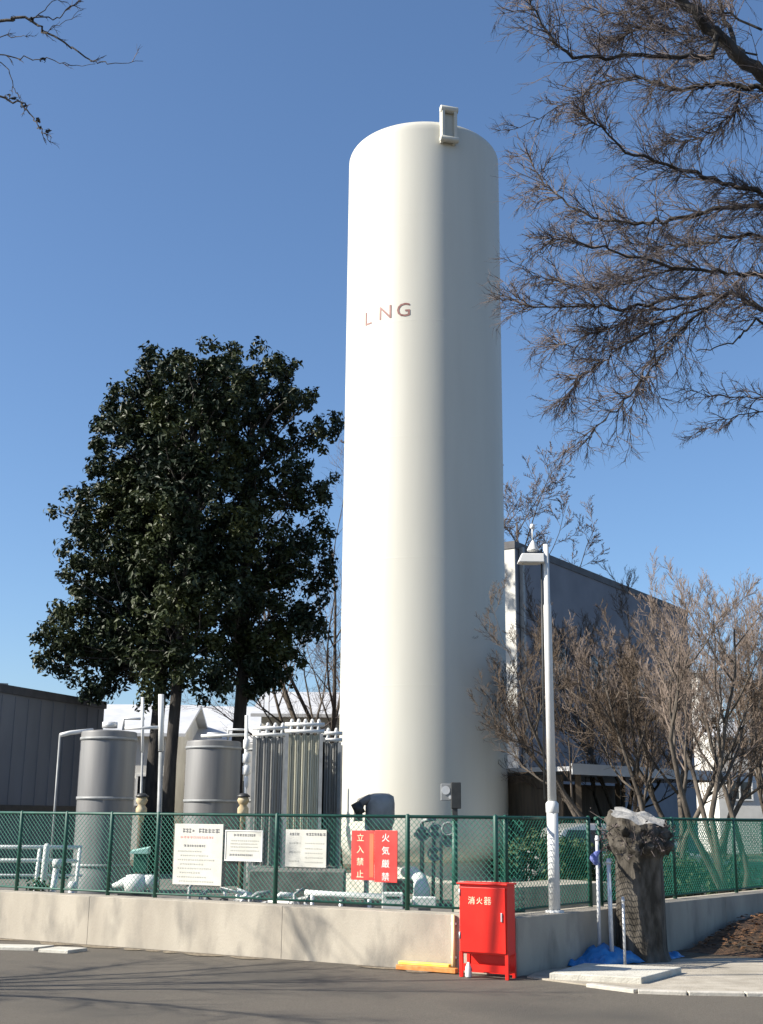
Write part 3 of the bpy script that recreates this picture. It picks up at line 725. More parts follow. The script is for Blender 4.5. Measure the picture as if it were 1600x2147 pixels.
# stump: thick gnarled trunk with a knobbly cut head
t = thing('tree_stump', (SX.x,SX.y,0), 'thick gnarled stump cut off at fence height, in front of the right fence', 'tree stump')
mb = MB(); vs = []; NR, NS = 60, 56
ztop_s = P(1330,1712,SX.y).z
def srad(a, f, z):
    fl_ = max(0, min(1, (f-.70)/.10)); fl_ = fl_*fl_*(3-2*fl_)
    rad = .285+.07*math.exp(-max(z,0)/.07)+(.07)*fl_-.03*max(0,(f-.93)/.07)
    rad += .012*math.sin(a*7+z*1.2+.5*math.sin(z*5))+.008*math.sin(a*13-z*.8)+.007*math.sin(a*3+z*2)
    return rad + fl_*(.028*math.sin(a*5+z*23)*math.sin(a*2-z*11)+.018*math.sin(a*11+z*31)+.012*math.sin(a*17-z*41))
for i in range(NR+1):
    f = i/NR
    for j in range(NS):
        a = 2*math.pi*j/NS; z = -.05+(ztop_s+.05)*f; rad = srad(a, f, z)
        x = rad*math.cos(a); y = rad*math.sin(a)*.85
        z += max(0,(f-.7)/.3)*(-.16*x+.30*y+.02*math.sin(a*6+2))
        vs.append((SX.x+x, SX.y+y, z))
fs = [(i*NS+j, i*NS+(j+1)%NS, (i+1)*NS+(j+1)%NS, (i+1)*NS+j) for i in range(NR) for j in range(NS)]
mb.add(vs, fs, True); mb.build('trunk', M['stump'], t)
top_ = vs[-NS:]; cc_ = Vector((SX.x,SX.y,sum(v[2] for v in top_)/NS+.012)); mb = MB()
mb.add([tuple(cc_)]+[tuple(cc_.lerp(Vector(v),.55)+UP*.012) for v in top_]+top_, [(0,1+j,1+(j+1)%NS) for j in range(NS)]+[(1+j,1+NS+j,1+NS+(j+1)%NS,1+(j+1)%NS) for j in range(NS)], True)
mb.build('cut_face', mat('weathered_cut_wood',(.22,.215,.20),.9,(.36,.355,.335),10,8,.6,30), t)
r = random.Random(21)
for k in range(9):
    mb = MB(); a = k*.7+r.uniform(-.2,.2); z = r.uniform(1.25,ztop_s-.15); rr = r.uniform(.33,.37); q = r.uniform(.03,.055)
    c = Vector((SX.x+rr*math.cos(a), SX.y+rr*math.sin(a), z)); dv = Vector((math.cos(a),math.sin(a),r.uniform(.5,1.2))).normalized()
    mb.tube([c-dv*.06, c+dv*q*.8, c+dv*q*1.6], [q*1.25, q, q*.85], 9); mb.build('cut_knob', M['stump'], t)
mb = MB()
for k in range(190):
    a = r.uniform(0,6.28); z = r.uniform(1.22,ztop_s-.10); rr = r.uniform(.32,.39)
    c = Vector((SX.x+rr*math.cos(a), SX.y+rr*math.sin(a), z)); dv = Vector((math.cos(a)*r.uniform(.2,1),math.sin(a)*r.uniform(.2,1),r.uniform(-.5,.7))).normalized()
    l = r.uniform(.03,.09) if r.random() < .8 else r.uniform(.1,.24); e = Vector((r.gauss(0,.3),r.gauss(0,.3),r.gauss(0,.3)))*l
    mb.tube([c, c+dv*l*.5+e*.3, c+dv*l+e], [.006,.0045,.003], 3, False)
    if r.random() < .5: leafball(mb, c+dv*l+e, .04, 3, .022, r)
mb.build('shoots', M['twig'], t)
for (pa, pb, rr, lab) in (((1258,2024),(1252,1752),.022,'slim grey stake leaning left of the stump, nearest the lamp post'),((1284,2026),(1276,1800),.026,'grey stake against the sunlit side of the stump'),((1311,2034),(1306,1880),.016,'short thin grey stake in front of the stump')):
    a = G(*pa); yb = a.y+.12 if pb[1] < 1850 else a.y
    b = P(pb[0],pb[1],min(yb, SX.y-.28) if pb[0] > 1290 else yb)
    mb = MB(); mb.tube([a-UP*.02, b], rr, 8); mb.tube([b-(b-a).normalized()*.06, b-(b-a).normalized()*.03], rr*1.3, 8)
    tag(mb.build('support_stake', M['pipe']), lab, 'stake', 'stakes around the stump')
# blue bundle tied to the stake
mb = MB(); c = P(1252,1800,SX.y-.36); vs=[]; 
for i in range(13):
    for j in range(12):
        ph = i/12*math.pi; a = j/12*2*math.pi; k = 1+.2*math.sin(a*3+ph*4)+.12*math.sin(a*5)
        vs.append(c+Vector((.05*math.sin(ph)*math.cos(a)*k+.03*math.cos(ph*2),.045*math.sin(ph)*math.sin(a)*k,.10*math.cos(ph))))
mb.add(vs, [(i*12+j,i*12+(j+1)%12,(i+1)*12+(j+1)%12,(i+1)*12+j) for i in range(12) for j in range(12)], True)
tag(mb.build('tied_bundle', mat('lilac_cloth',(.10,.13,.36),.8,(.16,.19,.44),9,5,.6,20)), 'lilac blue cloth bundle tied to the stake beside the stump', 'bundle')

# ------------------------------------------------------------------ buildings
def building(name, pts, z0, z1, label, mats, roofm, win=None, parapet=.0):
    c = sum((Vector((p[0],p[1],0)) for p in pts), Vector())/len(pts)
    t = thing(name, (c.x,c.y,0), label, 'building')
    mb = MB(); n = len(pts)
    mb.add([(p[0],p[1],z0) for p in pts]+[(p[0],p[1],z1) for p in pts], [(i,(i+1)%n,n+(i+1)%n,n+i) for i in range(n)])
    mb.build('wall', mats, t)
    mb = MB(); big = [(c.x+(p[0]-c.x)*1.012, c.y+(p[1]-c.y)*1.012) for p in pts]; mb.prism(big, z1, z1+.22); mb.build('roof', roofm, t)
    return t
def wall_box(mb, p, q, u, z, w_, h_, off, th):
    d = (q-p).normalized(); n = Vector((d.y,-d.x,0)); c = p+d*u+n*off; mb.box((c.x,c.y,z), (w_,th,h_), math.atan2(d.y,d.x))
# right: blue grey building, corner toward the yard, long side in shade
cA = P(1090,1700,35); cB = P(1462,1700,47)
cA = Vector((cA.x,cA.y,0)); cB = Vector((cB.x,cB.y,0)); dAB = (cB-cA).normalized(); nb = Vector((-dAB.y,dAB.x,0))
zA = P(1092,1135,35).z
cD = cA+nb*5; cC = cB+nb*5
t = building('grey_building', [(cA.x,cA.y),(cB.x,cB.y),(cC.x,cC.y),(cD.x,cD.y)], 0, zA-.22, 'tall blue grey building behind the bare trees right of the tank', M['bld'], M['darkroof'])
mb = MB(); wall_box(mb, cD, cA, 2.5, zA/2-.1, 5.02, zA-.25, .03, .06); mb.build('end_wall', M['pale_wall'], t)  # end face painted paler than the long side, sunlight put into its colour
for k in range(4):
    mb = MB(); wall_box(mb, cA, cB, 2.5+3.2*k, 6.2, 1.5, 1.1, .02, .06); f = mb.build('window', M['glass'], t)
    mb = MB(); 
    for dz in (-.58,.58): wall_box(mb, cA, cB, 2.5+3.2*k, 6.2+dz, 1.62, .06, .035, .09)
    for du in (-.78,0,.78): wall_box(mb, cA, cB, 2.5+3.2*k+du, 6.2, .06, 1.08, .035, .09)
    mb.build('frame', M['bld'], f)
mb = MB(); wall_box(mb, cA, cB, .25, zA/2, .12, zA-.3, .09, .12); mb.build('downpipe', M['grey'], t)
# left: dark cladding building
lA = P(-160,1700,30); lB = P(205,1700,37.4); lA.z = lB.z = 0
dl = (lB-lA).normalized(); nl = Vector((-dl.y,dl.x,0)); zl_ = P(110,1458,35.3).z
lC = lB+nl*9; lD = lA+nl*9
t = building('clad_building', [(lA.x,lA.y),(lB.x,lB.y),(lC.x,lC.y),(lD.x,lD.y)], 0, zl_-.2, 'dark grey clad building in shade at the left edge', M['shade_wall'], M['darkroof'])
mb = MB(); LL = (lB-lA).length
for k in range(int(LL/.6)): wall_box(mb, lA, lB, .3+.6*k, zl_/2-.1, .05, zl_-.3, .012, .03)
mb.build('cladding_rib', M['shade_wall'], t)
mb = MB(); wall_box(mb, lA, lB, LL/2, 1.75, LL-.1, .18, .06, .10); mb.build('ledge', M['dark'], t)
mb = MB(); q = P(50,1447,34); mb.box((q.x-1,q.y+.8,zl_+.12), (.5,.5,.3), .5); mb.build('vent', M['grey'], t)
# white sheds and houses behind the trunks
def house(px0, px1, yeave, Y, depth, label, wallm, roofm, ridge=1.2, nwin=2, name='white_house', wz=.55):
    a = P(px0,yeave,Y); b = P(px1,yeave,Y); ze = a.z; W = b.x-a.x
    t = thing(name, ((a.x+b.x)/2,Y+depth/2,0), label, 'house', 'houses behind the yard')
    x0, x1 = a.x, b.x
    mb = MB(); mb.add([(x0,Y,0),(x1,Y,0),(x1,Y+depth,0),(x0,Y+depth,0),(x0,Y,ze),(x1,Y,ze),(x1,Y+depth,ze),(x0,Y+depth,ze),(x0,Y+depth/2,ze+ridge*.97),(x1,Y+depth/2,ze+ridge*.97)],
        [(0,1,5,4),(1,2,6,9,5),(2,3,7,6),(3,0,4,8,7)]); mb.build('wall', wallm, t)
    mb = MB(); o_ = .35; th = .12
    for s in (0,1):
        ye = Y-o_ if s == 0 else Y+depth+o_; sl = ridge/(depth/2); zr = ze-o_*sl+.02
        vs = [(x0-o_,ye,zr),(x1+o_,ye,zr),(x1+o_,Y+depth/2,ze+ridge+.02),(x0-o_,Y+depth/2,ze+ridge+.02)]
        vs += [(p[0],p[1],p[2]+th) for p in vs]
        mb.add(vs, [(3,2,1,0),(4,5,6,7),(0,1,5,4),(1,2,6,5),(2,3,7,6),(3,0,4,7)])
    mb.build('roof', roofm, t)
    for k in range(nwin):
        x = x0+W*(k+.5)/nwin; z = ze*wz
        mb = MB(); mb.box((x,Y-.01,z), (1.2,.06,1.0)); f = mb.build('window', M['glass'], t)
        mb = MB(); 
        for dz in (-.53,.53): mb.box((x,Y-.03,z+dz), (1.32,.1,.07))
        for dx in (-.62,0,.62): mb.box((x+dx,Y-.03,z), (.07,.1,.98))
        mb.build('frame', M['white'], f)
house(196, 372, 1538, 46, 7, 'white house with pale roof behind the left tree trunks', M['pale_wall'], M['roof'], ridge=1.25)
house(376, 556, 1556, 50, 9, 'white house with pale hipped roof behind the middle tree trunk', M['pale_wall'], M['roof'], ridge=1.7)
house(548, 760, 1500, 44, 8, 'cream sided house close behind the finned vaporizers', M['cream_wall'], M['roof'], ridge=1.1, nwin=3, wz=.8)
house(1462, 1512, 1412, 66, 8, 'narrow white building seen between the bare trunks at right', M['pale_wall'], M['roof'], ridge=.2, nwin=1)
house(1500, 1850, 1545, 62, 9, 'low white house at the far right behind the bare trees', M['pale_wall'], M['roof'], ridge=1.0, nwin=4)
house(-700, -170, 1560, 60, 9, 'pale house beyond the left edge, behind the clad building', M['pale_wall'], M['darkroof'], ridge=1.6, nwin=4)
# carport in front of the grey building
k0 = P(1196,1612,25.5); k1 = P(1640,1606,31)
kd = Vector((k1.x-k0.x,k1.y-k0.y,0)).normalized(); kn = Vector((-kd.y,kd.x,0)); zk_ = k0.z
a = Vector((k0.x,k0.y,0)); b = Vector((k1.x,k1.y,0))
t = thing('carport', (a+b)/2, 'flat roofed open carport in deep shade below the grey building', 'carport')
mb = MB(); mb.prism([(v.x,v.y) for v in (a,b,b+kn*5,a+kn*5)], zk_-.04, zk_+.05); mb.build('roof', M['roof'], t)
mb = MB(); L = (b-a).length; mb.box(tuple((a+b)/2+UP*zk_-kn*.03), (L,.05,.22), math.atan2(kd.y,kd.x)); mb.build('fascia', M['roof'], t)
for s in (.05,.5,.95):
    for dpt in (.15, 4.8):
        mb = MB(); q = a+kd*(L*s)+kn*dpt; mb.box((q.x,q.y,zk_/2), (.12,.12,zk_-.1), 0); mb.build('post', M['brown'], t)
mb = MB(); q = a+kd*L/2+kn*5.0; mb.box((q.x,q.y,zk_/2-.05), (L,.06,zk_-.12), math.atan2(kd.y,kd.x)); mb.build('back_wall', M['brown'], t)
mb = MB(); q = a+kd*.1+kn*2.6; mb.box((q.x,q.y,zk_/2-.05), (.06,4.6,zk_-.12), math.atan2(kd.y,kd.x)); mb.build('side_wall', M['brown'], t)
# grey car, nose to the right
def car(px, Y, label, rz):
    c = P(px,1700,Y); c.z = 0
    t = thing('parked_car', c, label, 'car')
    m = Matrix.Translation(c) @ Matrix.Rotation(rz,4,'Z')
    prof = [(-1.95,.35),(-2.0,.75),(-1.85,1.0),(-1.5,1.45),(-1.1,1.55),(.2,1.56),(.55,1.42),(1.05,1.02),(1.8,.86),(2.05,.65),(2.05,.35)]
    low = [(-1.95,.35),(-2.0,.75),(-1.9,.98),(1.05,1.0),(1.8,.86),(2.05,.65),(2.05,.35)]
    def side(mb, pr, hw, tops=None):
        n = len(pr); vs = [m @ Vector((x,-hw*(1-.12*max(0,z-1)/.56),z)) for x,z in pr]+[m @ Vector((x,hw*(1-.12*max(0,z-1)/.56),z)) for x,z in pr]
        mb.add(vs, [tuple(range(n)), tuple(range(2*n-1,n-1,-1))]+[(i,n+i,n+(i+1)%n,(i+1)%n) for i in range(n)])
    mb = MB(); side(mb, low, .84); mb.build('body', M['carpaint'], t, bevel=.04)
    cab = [(-1.86,.97),(-1.5,1.44),(-1.1,1.54),(.2,1.55),(.55,1.41),(1.0,.99)]
    mb = MB(); side(mb, cab, .80); mb.build('cabin', M['carpaint'], t, bevel=.03)
    for x0, x1, x2, x3 in ((-1.62,-1.42,-.75,-.75),(-.68,-.68,.05,.05),(.12,.12,.42,.78)):
        for s in (-1,1):
            mb = MB(); y0, y1 = s*.812, s*.735
            vs = [m @ Vector(v) for v in ((x0,y0,1.03),(x1,y1,1.42),(x2,y1,1.42),(x3,y0,1.03))]
            off = (m.to_3x3() @ Vector((0,s*.01,.002)))
            mb.add([v+off for v in vs]+[v-off for v in vs], [(0,1,2,3),(7,6,5,4),(0,4,5,1),(1,5,6,2),(2,6,7,3),(3,7,4,0)]); mb.build('window', M['glass'], t)
    for x in (-1.25,1.3):
        for s in (-1,1):
            q = m @ Vector((x,s*.74,.31)); ax = m.to_3x3() @ Vector((0,.1,0))
            mb = MB(); mb.tube([q-ax,q+ax], .31, 24); w_ = mb.build('wheel', M['rubber'], t)
            mb = MB(); mb.tube([q+ax*s*1.0,q+ax*s*1.06], .19, 16); mb.build('rim', M['pipe'], w_) if False else mb.build('rim', M['pipe'], t)
car(1312, 25.0, 'grey car parked under the dark carport behind the fence', R(8))

# ------------------------------------------------------------------ trees
def grow(big, small, p, d, L, r, lvl, r_, maxlvl, up=.15, spread=.6, kids=(4,7), shrink=.6, nseg=5, wob=.18, minr=.003, start=.3, thin=2):
    pts = [p.copy()]; rad = [r]; q = p.copy(); dd = d.normalized()
    for i in range(nseg):
        dd = (dd+Vector((r_.gauss(0,wob),r_.gauss(0,wob),r_.gauss(0,wob)))*.6+UP*up*.3).normalized()
        q = q+dd*(L/nseg); pts.append(q.copy()); rad.append(max(minr, r*(1-.75*(i+1)/nseg)))
    (big if lvl < thin else small).tube(pts, rad, 8 if lvl == 0 else (6 if lvl < thin else 3), lvl < thin)
    if lvl >= maxlvl: return
    k = r_.randint(*kids)
    for i in range(k):
        f = start+(1-start)*(i+r_.random())/k; j = min(nseg-1, int(f*nseg)); ff = f*nseg-j
        o = pts[j].lerp(pts[j+1], ff); base = (pts[j+1]-pts[j]).normalized()
        side = Vector((r_.gauss(0,1),r_.gauss(0,1),r_.gauss(0,.8))); side = (side-base*side.dot(base)).normalized()
        nd = (base*(1-spread*.45)+side*spread).normalized()
        rr = max(minr, (rad[j]+(rad[j+1]-rad[j])*ff)*.62)
        grow(big, small, o, nd, L*shrink*r_.uniform(.75,1.2)*(1-.35*f), rr, lvl+1, r_, maxlvl, up, spread, kids, shrink, max(3,nseg-1), wob, minr, .15, thin)
def bare_tree(px, Y, h, label, seed, stems=1, lean=0.0, m='twig', barkm='bark', r0=.14, maxlvl=4, up=.25, spread=.6, kids=(4,7), shrink=.6, minr=.0035, name='bare_tree', xy=None, start=.35, tilt=.25, wob=.18, nseg=6):
    r_ = random.Random(seed); b = PG(px,Y,-.03) if xy is None else Vector((xy[0],xy[1],-.03))
    t = thing(name, b, label, 'tree', 'bare winter trees')
    big, small = MB(), MB()
    for s in range(stems):
        a = r_.uniform(0,6.28) if stems > 1 else 0
        d = Vector((lean+(math.cos(a)*tilt if stems > 1 else 0), math.sin(a)*tilt if stems > 1 else 0, 1))
        grow(big, small, b+Vector((math.cos(a),math.sin(a),0))*(.1 if stems > 1 else 0), d, h*r_.uniform(.85,1.05), r0*r_.uniform(.7,1), 0, r_, maxlvl, up, spread, kids, shrink, nseg, wob, minr, start)
    big.build('trunk', M[barkm], t); small.build('crown', M[m], t)
    return t
# evergreens
def evergreen(pxt, Y, label, seed, crown, nclump, r0=.2):
    "crown: list of (photo x, photo y, radius in px) lobes"
    r_ = random.Random(seed); b = PG(pxt,Y,-.03); t = thing('evergreen_tree', b, label, 'tree', 'evergreen trees behind the yard')
    tr = MB(); lf = MB()
    top = P(crown[0][0], crown[0][1], Y)
    tp = [b, Vector((b.x,b.y,3)), Vector((b.x+.1,b.y+.05,6)), b.lerp(top,.65)*1.0, top]
    tp[3].z = b.z+(top.z-b.z)*.65
    tr.tube([tuple(x) for x in tp], [r0*1.15, r0, r0*.85, r0*.55, .03], 12)
    cent = []
    vol = [c[2]**2.6 for c in crown]; tot = sum(vol)
    for (cx,cy,cr), v in zip(crown, vol):
        c = P(cx,cy,Y); R_ = cr/F*Y
        for _ in range(int(nclump*v/tot)):
            q = Vector((r_.gauss(0,1),r_.gauss(0,1),r_.gauss(0,1))).normalized()*(R_*r_.random()**.36)
            q.z *= .92; cent.append((c+q, c))
    for q, c in cent:
        rad = r_.uniform(.18,.40)
        leafball(lf, q, rad*.9, int(24+75*rad), .095, r_, .5)
        if r_.random() < .22:
            s = Vector((b.x,b.y,0)); s.z = max(5.6, q.z-r_.uniform(.8,2.5)); s.x += (top.x-b.x)*.2
            m_ = s.lerp(q,.5)+Vector((r_.gauss(0,.2),r_.gauss(0,.2),.2))
            tr.tube([s, m_, q], [.035,.024,.010], 5, False)
    tr.build('trunk', M['darkbark'], t); lf.build('crown', M['leaf'], t)
evergreen(317, 35.5, 'dark evergreen tree with the leftmost of the three trunks', 31, [(340,800,75),(290,850,75),(300,930,115),(330,1040,115),(340,1180,110),(240,1060,110),(230,1190,115),(180,1310,95),(290,1330,110),(120,1360,50),(205,1430,55),(130,1400,34),(115,1068,18)], 950, .2)
evergreen(352, 34.2, 'dark evergreen tree with the middle one of the three trunks', 32, [(440,765,65),(470,835,85),(440,960,95),(450,1110,95),(440,1260,95),(400,800,80),(400,910,110),(370,1060,125),(380,1200,120),(340,1330,100),(420,1400,80),(320,1430,60)], 660, .17)
evergreen(492, 36.0, 'dark evergreen tree with the rightmost of the three trunks, gappy crown', 33, [(535,785,75),(480,775,60),(580,800,60),(480,870,70),(600,870,85),(660,900,58),(560,1000,110),(660,1030,60),(520,1150,115),(630,1180,75),(520,1300,110),(600,1320,60),(500,1410,75),(580,1420,45),(640,1300,55),(560,1370,80),(672,1110,45),(668,1210,50)], 640, .2)
# bare trees behind tank
bare_tree(720, 41, 11.0, 'bare grey tree mostly hidden behind the tank, twigs showing right of the evergreens', 41, stems=3, m='twig', tilt=.32, maxlvl=4)
bare_tree(660, 40, 8.0, 'bare brown tree behind the cream house, left of the tank', 42, stems=3, tilt=.3)
bare_tree(1110, 53, 15.0, 'tall bare tree rising behind the grey building beside the tank', 43, stems=4, tilt=.16, r0=.2, minr=.010, m='twig', kids=(7,9), shrink=.42, spread=.7, start=.5, up=.3)
# bare trees at right, in front of the grey building
RT = [(1285,30.5,5.2,3,.12,'twigbrown','bare brown tree just right of the lamp post'),
      (1290,25.5,5.0,3,.0,'twigbrown','bare brown multi stemmed tree in front of the carport'),
      (1390,23.5,4.5,3,.05,'twigbrown','bare tree with forked leaning trunk behind the right fence'),
      (1452,25,5.6,3,.05,'twigpale','pale bare tree with upright shoots, leftmost of the three pale ones at right'),
      (1530,22.5,5.3,4,.05,'twigpale','pale bare tree with upright shoots, middle one of the three pale ones at right'),
      (1345,29.5,5.4,3,.0,'twigbrown','bare brown tree against the grey building, furthest back of the group'),
      (1600,26,4.9,4,.0,'twigpale','pale bare tree with upright shoots cut by the right edge')]
for i, (px, Y, h, st, ln, m, lab) in enumerate(RT):
    bare_tree(px, Y, h, lab, 60+i, stems=st, lean=ln, m=m, barkm='bark', r0=.075, up=.46 if i < 3 else .55, spread=.62 if i < 3 else .52, kids=(6,8), shrink=.5, maxlvl=4, tilt=.32, minr=.0034, start=.4, wob=.26)
# clipped dark hedge / shrubs inside the right fence
def shrub(px, Y, w_, h_, label, seed):
    r_ = random.Random(seed); b = PG(px,Y,0); t = thing('shrub', b, label, 'shrub', 'dark shrubs along the yard edge')
    mb = MB()
    for k in range(int(26*w_*h_)+8):
        c = b+Vector((r_.uniform(-w_/2,w_/2), r_.uniform(-.4,.4), r_.uniform(.2,h_)))
        leafball(mb, c, .22, 40, .06, r_, .4)
    mb.build('foliage', M['shrub'], t)
    mb = MB()
    for k in range(5):
        x = r_.uniform(-w_*.3,w_*.3); mb.tube([b+Vector((x*.4,0,-.02)), b+Vector((x,r_.uniform(-.2,.2),h_*.8))], [.03,.01], 6)
    mb.build('stem', M['darkbark'], t)
shrub(1110, 24.0, 1.0, 1.25, 'dark green shrub between the tank and the lamp post', 71)
shrub(1215, 23.0, 1.3, 1.2, 'dark green shrub behind the fence, right of the lamp post', 72)
shrub(1480, 23.5, 2.2, .9, 'low dark shrub behind the right fence under the bare trees', 73)
# rear fence of the yard
ra = P(1080,1700,30); rb = P(1700,1700,25.5); ra.z = rb.z = 0
fence(ra, rb, [.1+2.0*k for k in range(8)], .05, 1.62, 'far green mesh fence at the back of the yard, right of the tank', pitch=.06, wire=.004, offs=0)

# ------------------------------------------------------------------ overhanging bare tree, trunk beyond the right edge
def limb_tree(name, label, trunk, limbs, seed, m, twn, wire=.0018, lw=(.35,.9), dens=9, lv=3, trunk_r=.22, grp='bare winter trees', flick=.68, droop=-.08):
    r_ = random.Random(seed); t = thing(name, (trunk[0].x,trunk[0].y,-.03), label, 'tree', grp)
    big, small = MB(), MB()
    big.tube(trunk, [trunk_r*(1-.12*i) for i in range(len(trunk))], 12)
    def twig(p, d, L, r, lvl):
        n = 4; pts = [p]; q = p; dd = d
        for i in range(n):
            dd = (dd+Vector((r_.gauss(0,.16),r_.gauss(0,.16),r_.gauss(0,.16)+droop*.3))).normalized(); q = q+dd*(L/n); pts.append(q)
        small.tube(pts, [max(wire*.55, r*(1-.7*i/n)) for i in range(n+1)], 3, False)
        if lvl <= 0: return
        for i in range(r_.randint(3,6)):
            j = r_.randint(0,n-1); o = pts[j].lerp(pts[j+1], r_.random()); bs = (pts[j+1]-pts[j]).normalized()
            s = Vector((r_.gauss(0,1),r_.gauss(0,1),r_.gauss(0,1))); s = (s-bs*s.dot(bs)).normalized()
            twig(o, (bs+s*flick).normalized(), L*r_.uniform(.4,.7), max(wire*.6,r*.6), lvl-1)
    for pts, r0, r1, dn, tl in limbs:
        k = len(pts); sm = []
        for i in range(k-1):
            for u in range(5):
                p = pts[i].lerp(pts[i+1], u/5)
                sm.append(p+Vector((r_.gauss(0,.012),r_.gauss(0,.02),r_.gauss(0,.012))))
        sm.append(pts[-1]); n = len(sm)
        big.tube(sm, [(r0+(r1-r0)*i/(n-1))*.8 for i in range(n)], 7)
        for _ in range(int(dn*1.0)):
            i = r_.randint(int(n*.12), n-2); o = sm[i].lerp(sm[i+1], r_.random()); bs = (sm[i+1]-sm[i]).normalized()
            s = Vector((r_.gauss(0,1),r_.gauss(0,1),r_.gauss(0,1))); s = (s-bs*s.dot(bs)).normalized()
            f = i/n
            twig(o, (bs+s*flick*1.1).normalized(), tl*.85*r_.uniform(.5,1.15)*(1.1-.4*f), r0+(r1-r0)*f if (r0+(r1-r0)*f) < .008 else .007, lv-1)
    big.build('trunk', M['darkbark'], t); small.build('crown', M[m], t)
TT = P(2010,1700,11.0)
trunk = [Vector((TT.x,TT.y,-.05)), Vector((TT.x+.05,TT.y,1.5)), Vector((TT.x-.02,TT.y+.05,3.2)), Vector((TT.x-.1,TT.y,5.0)), Vector((TT.x-.35,TT.y-.05,6.6)), P(1680,60,10.8)]
def pl(D0, D1, *pts):
    n = len(pts); return [P(x,y,D0+(D1-D0)*i/(n-1)) for i,(x,y) in enumerate(pts)]
J = lambda i: trunk[i]
limbs = [
 ([J(4)]+pl(10.8,10.4,(1610,170),(1540,105),(1470,40),(1400,-40),(1330,-120)), .10,.05,30,.9),
 ([P(1500,75,10.6)]+pl(10.6,10.2,(1495,118),(1420,117),(1330,118),(1200,122),(1160,84),(1119,22),(1090,-30)), .035,.008,60,.75),
 (pl(10.8,11.4,(1560,130),(1520,40),(1480,-60)), .04,.015,25,.7),
 ([J(4)]+pl(10.9,11.6,(1640,195),(1584,183),(1504,174),(1446,190),(1380,178),(1343,161),(1270,170),(1200,200)), .045,.007,55,.65),
 (pl(11.2,11.8,(1343,161),(1240,190),(1150,240),(1060,275)), .009,.004,22,.35),
 ([J(3)]+pl(10.9,10.2,(1660,440),(1584,402),(1499,375),(1410,350),(1330,330),(1260,270),(1220,240)), .04,.006,75,.62),
 ([J(3)]+pl(11.0,11.8,(1660,450),(1586,433),(1477,442),(1390,465),(1320,470),(1240,455),(1180,420),(1130,370),(1085,300)), .038,.005,85,.62),
 ([J(3)]+pl(11.0,12.2,(1660,510),(1584,492),(1500,505),(1432,510),(1370,520),(1300,500)), .028,.006,65,.6),
 ([J(2)]+pl(10.7,10.0,(1660,600),(1584,575),(1513,572),(1410,559),(1298,527),(1209,505),(1140,500)), .035,.005,85,.58),
 ([J(2)]+pl(11.0,11.6,(1660,670),(1586,640),(1535,612),(1432,626),(1307,648),(1240,640),(1119,644),(1075,630)), .042,.005,95,.6),
 (pl(11.2,10.6,(1535,614),(1477,648),(1423,697),(1385,745),(1352,795),(1300,850),(1253,894),(1225,930)), .02,.004,55,.55),
 (pl(11.2,11.8,(1480,645),(1400,672),(1330,710),(1260,760),(1210,800),(1180,850)), .016,.004,70,.5),
 (pl(11.2,12.2,(1450,640),(1350,650),(1270,690),(1190,720),(1140,730)), .014,.004,60,.5),
 (pl(11.2,11.0,(1440,690),(1370,740),(1330,830),(1320,930)), .010,.003,14,.35),
 (pl(11.0,11.3,(1430,560),(1330,590),(1250,610),(1170,590),(1110,570)), .012,.004,55,.5),
 ([J(2)]+pl(10.9,10.6,(1620,690),(1584,666),(1557,706),(1510,728),(1459,737)), .02,.005,4,.25),
 ([J(1)]+pl(11.0,11.8,(1660,850),(1584,831),(1520,832),(1450,815),(1410,825)), .012,.003,22,.4),
 (pl(11.3,11.8,(1640,860),(1560,870),(1499,885),(1440,925)), .009,.003,18,.35),
 (pl(11.0,11.8,(1560,180),(1540,240),(1470,290),(1380,300)), .014,.004,55,.5),
 (pl(10.9,11.6,(1584,120),(1450,70),(1350,60),(1270,90)), .014,.004,80,.55),
 (pl(10.7,11.6,(1600,60),(1480,20),(1380,10),(1280,30),(1230,10)), .016,.004,70,.55),
]
limb_tree('overhanging_tree', 'bare tree whose fine branches hang in from the upper right edge', trunk, limbs, 91, 'twig', None, lv=3)
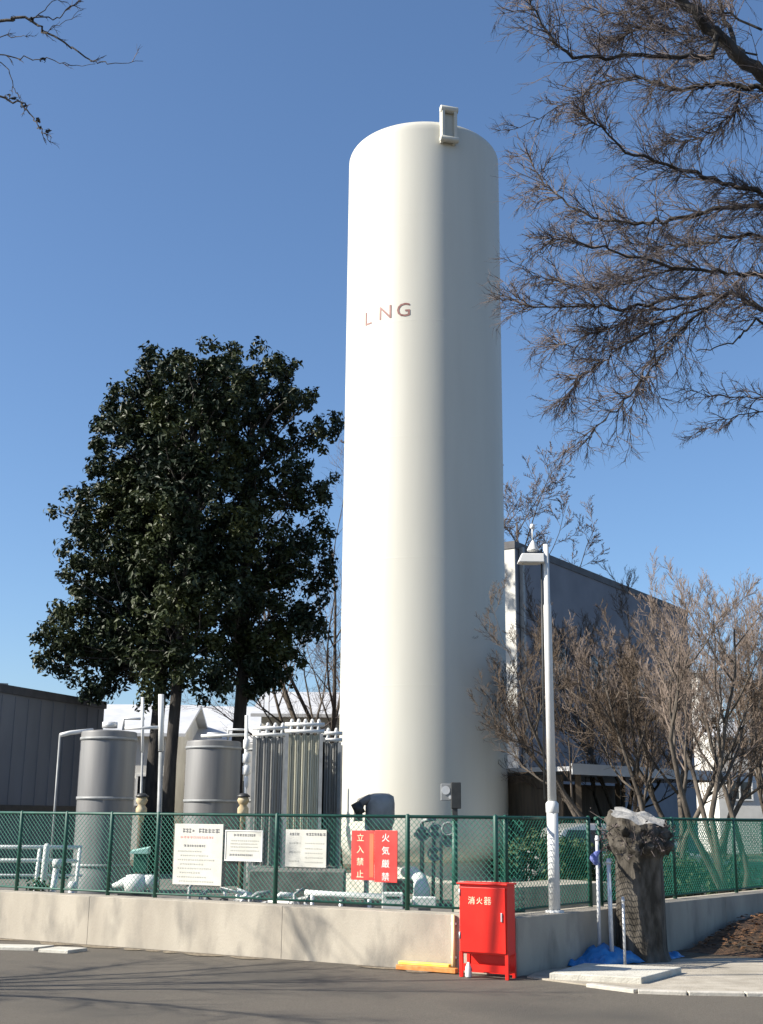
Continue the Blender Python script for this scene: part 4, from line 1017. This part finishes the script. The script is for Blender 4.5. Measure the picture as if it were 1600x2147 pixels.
# tree at the left, its branch tips entering the upper left corner
TL = Vector((-10.0, 11.2, 0))
trunkL = [Vector((TL.x,TL.y,-.05)), Vector((TL.x,TL.y,1.2)), Vector((TL.x+.05,TL.y+.03,2.3)), Vector((TL.x+.3,TL.y+.1,3.4))]
limbsL = [
 ([trunkL[3], Vector((-8.3,11.4,6.0))]+pl(11.7,11.4,(-140,50),(15,38),(65,38),(90,62),(150,100),(195,128),(225,132),(300,128)), .03,.003,9,.22),
 (pl(11.5,11.5,(60,38),(120,36),(150,15),(190,-30)), .01,.004,5,.2),
 (pl(11.5,11.6,(65,40),(110,10),(160,-30)), .008,.003,3,.2),
 (pl(11.5,11.4,(90,62),(130,50),(175,20)), .005,.003,3,.15),
 ([Vector((-8.3,11.4,6.0))]+pl(11.7,11.3,(-80,90),(15,76),(60,78)), .015,.003,5,.2),
 ([Vector((-8.0,11.4,6.3))]+pl(11.8,11.5,(-60,110),(30,120),(90,124),(150,135),(200,134)), .012,.003,4,.15),
 ([trunkL[3], Vector((-7.8,11.5,5.6))]+pl(11.7,11.3,(-100,190),(10,205),(42,214),(60,240),(88,270),(105,298)), .022,.004,6,.16),
 (pl(11.6,11.5,(-60,100),(15,140),(30,190),(42,212)), .008,.004,4,.15),
]
for (x,y,z) in ((-8.6,9.6,5.0),(-7.6,12.6,4.6),(-11.5,12.6,6.0),(-9.6,13.2,6.4),(-11.8,10.0,5.6),(-9.2,10.4,6.6),(-7.0,11.9,4.2)):
    e = Vector((x,y,z)); m1 = trunkL[3].lerp(e,.5)+Vector((0,0,.25))
    limbsL.append(([trunkL[2].lerp(trunkL[3],.5), m1, e, e+(e-m1)*.6], .05, .008, 45, 1.0))
limb_tree('overhanging_tree', 'bare tree whose few twig tips reach into the upper left corner', trunkL, limbsL, 92, 'twig', None, lv=2, trunk_r=.16)
t = [o for o in COL.objects if o.name.startswith('overhanging_tree') and o.type == 'EMPTY'][-1]
mb = MB(); r_ = random.Random(7)
for px, py, s in ((90,124,.05),(28,208,.07),(50,220,.05),(84,268,.05),(100,276,.05),(80,252,.04),(15,205,.06),(28,38,.04),(65,40,.04)):
    mb = MB(); leafball(mb, P(px,py,11.45), s*.7, 14, .022, r_); mb.build('bud_cluster', M['darkbark'], t)
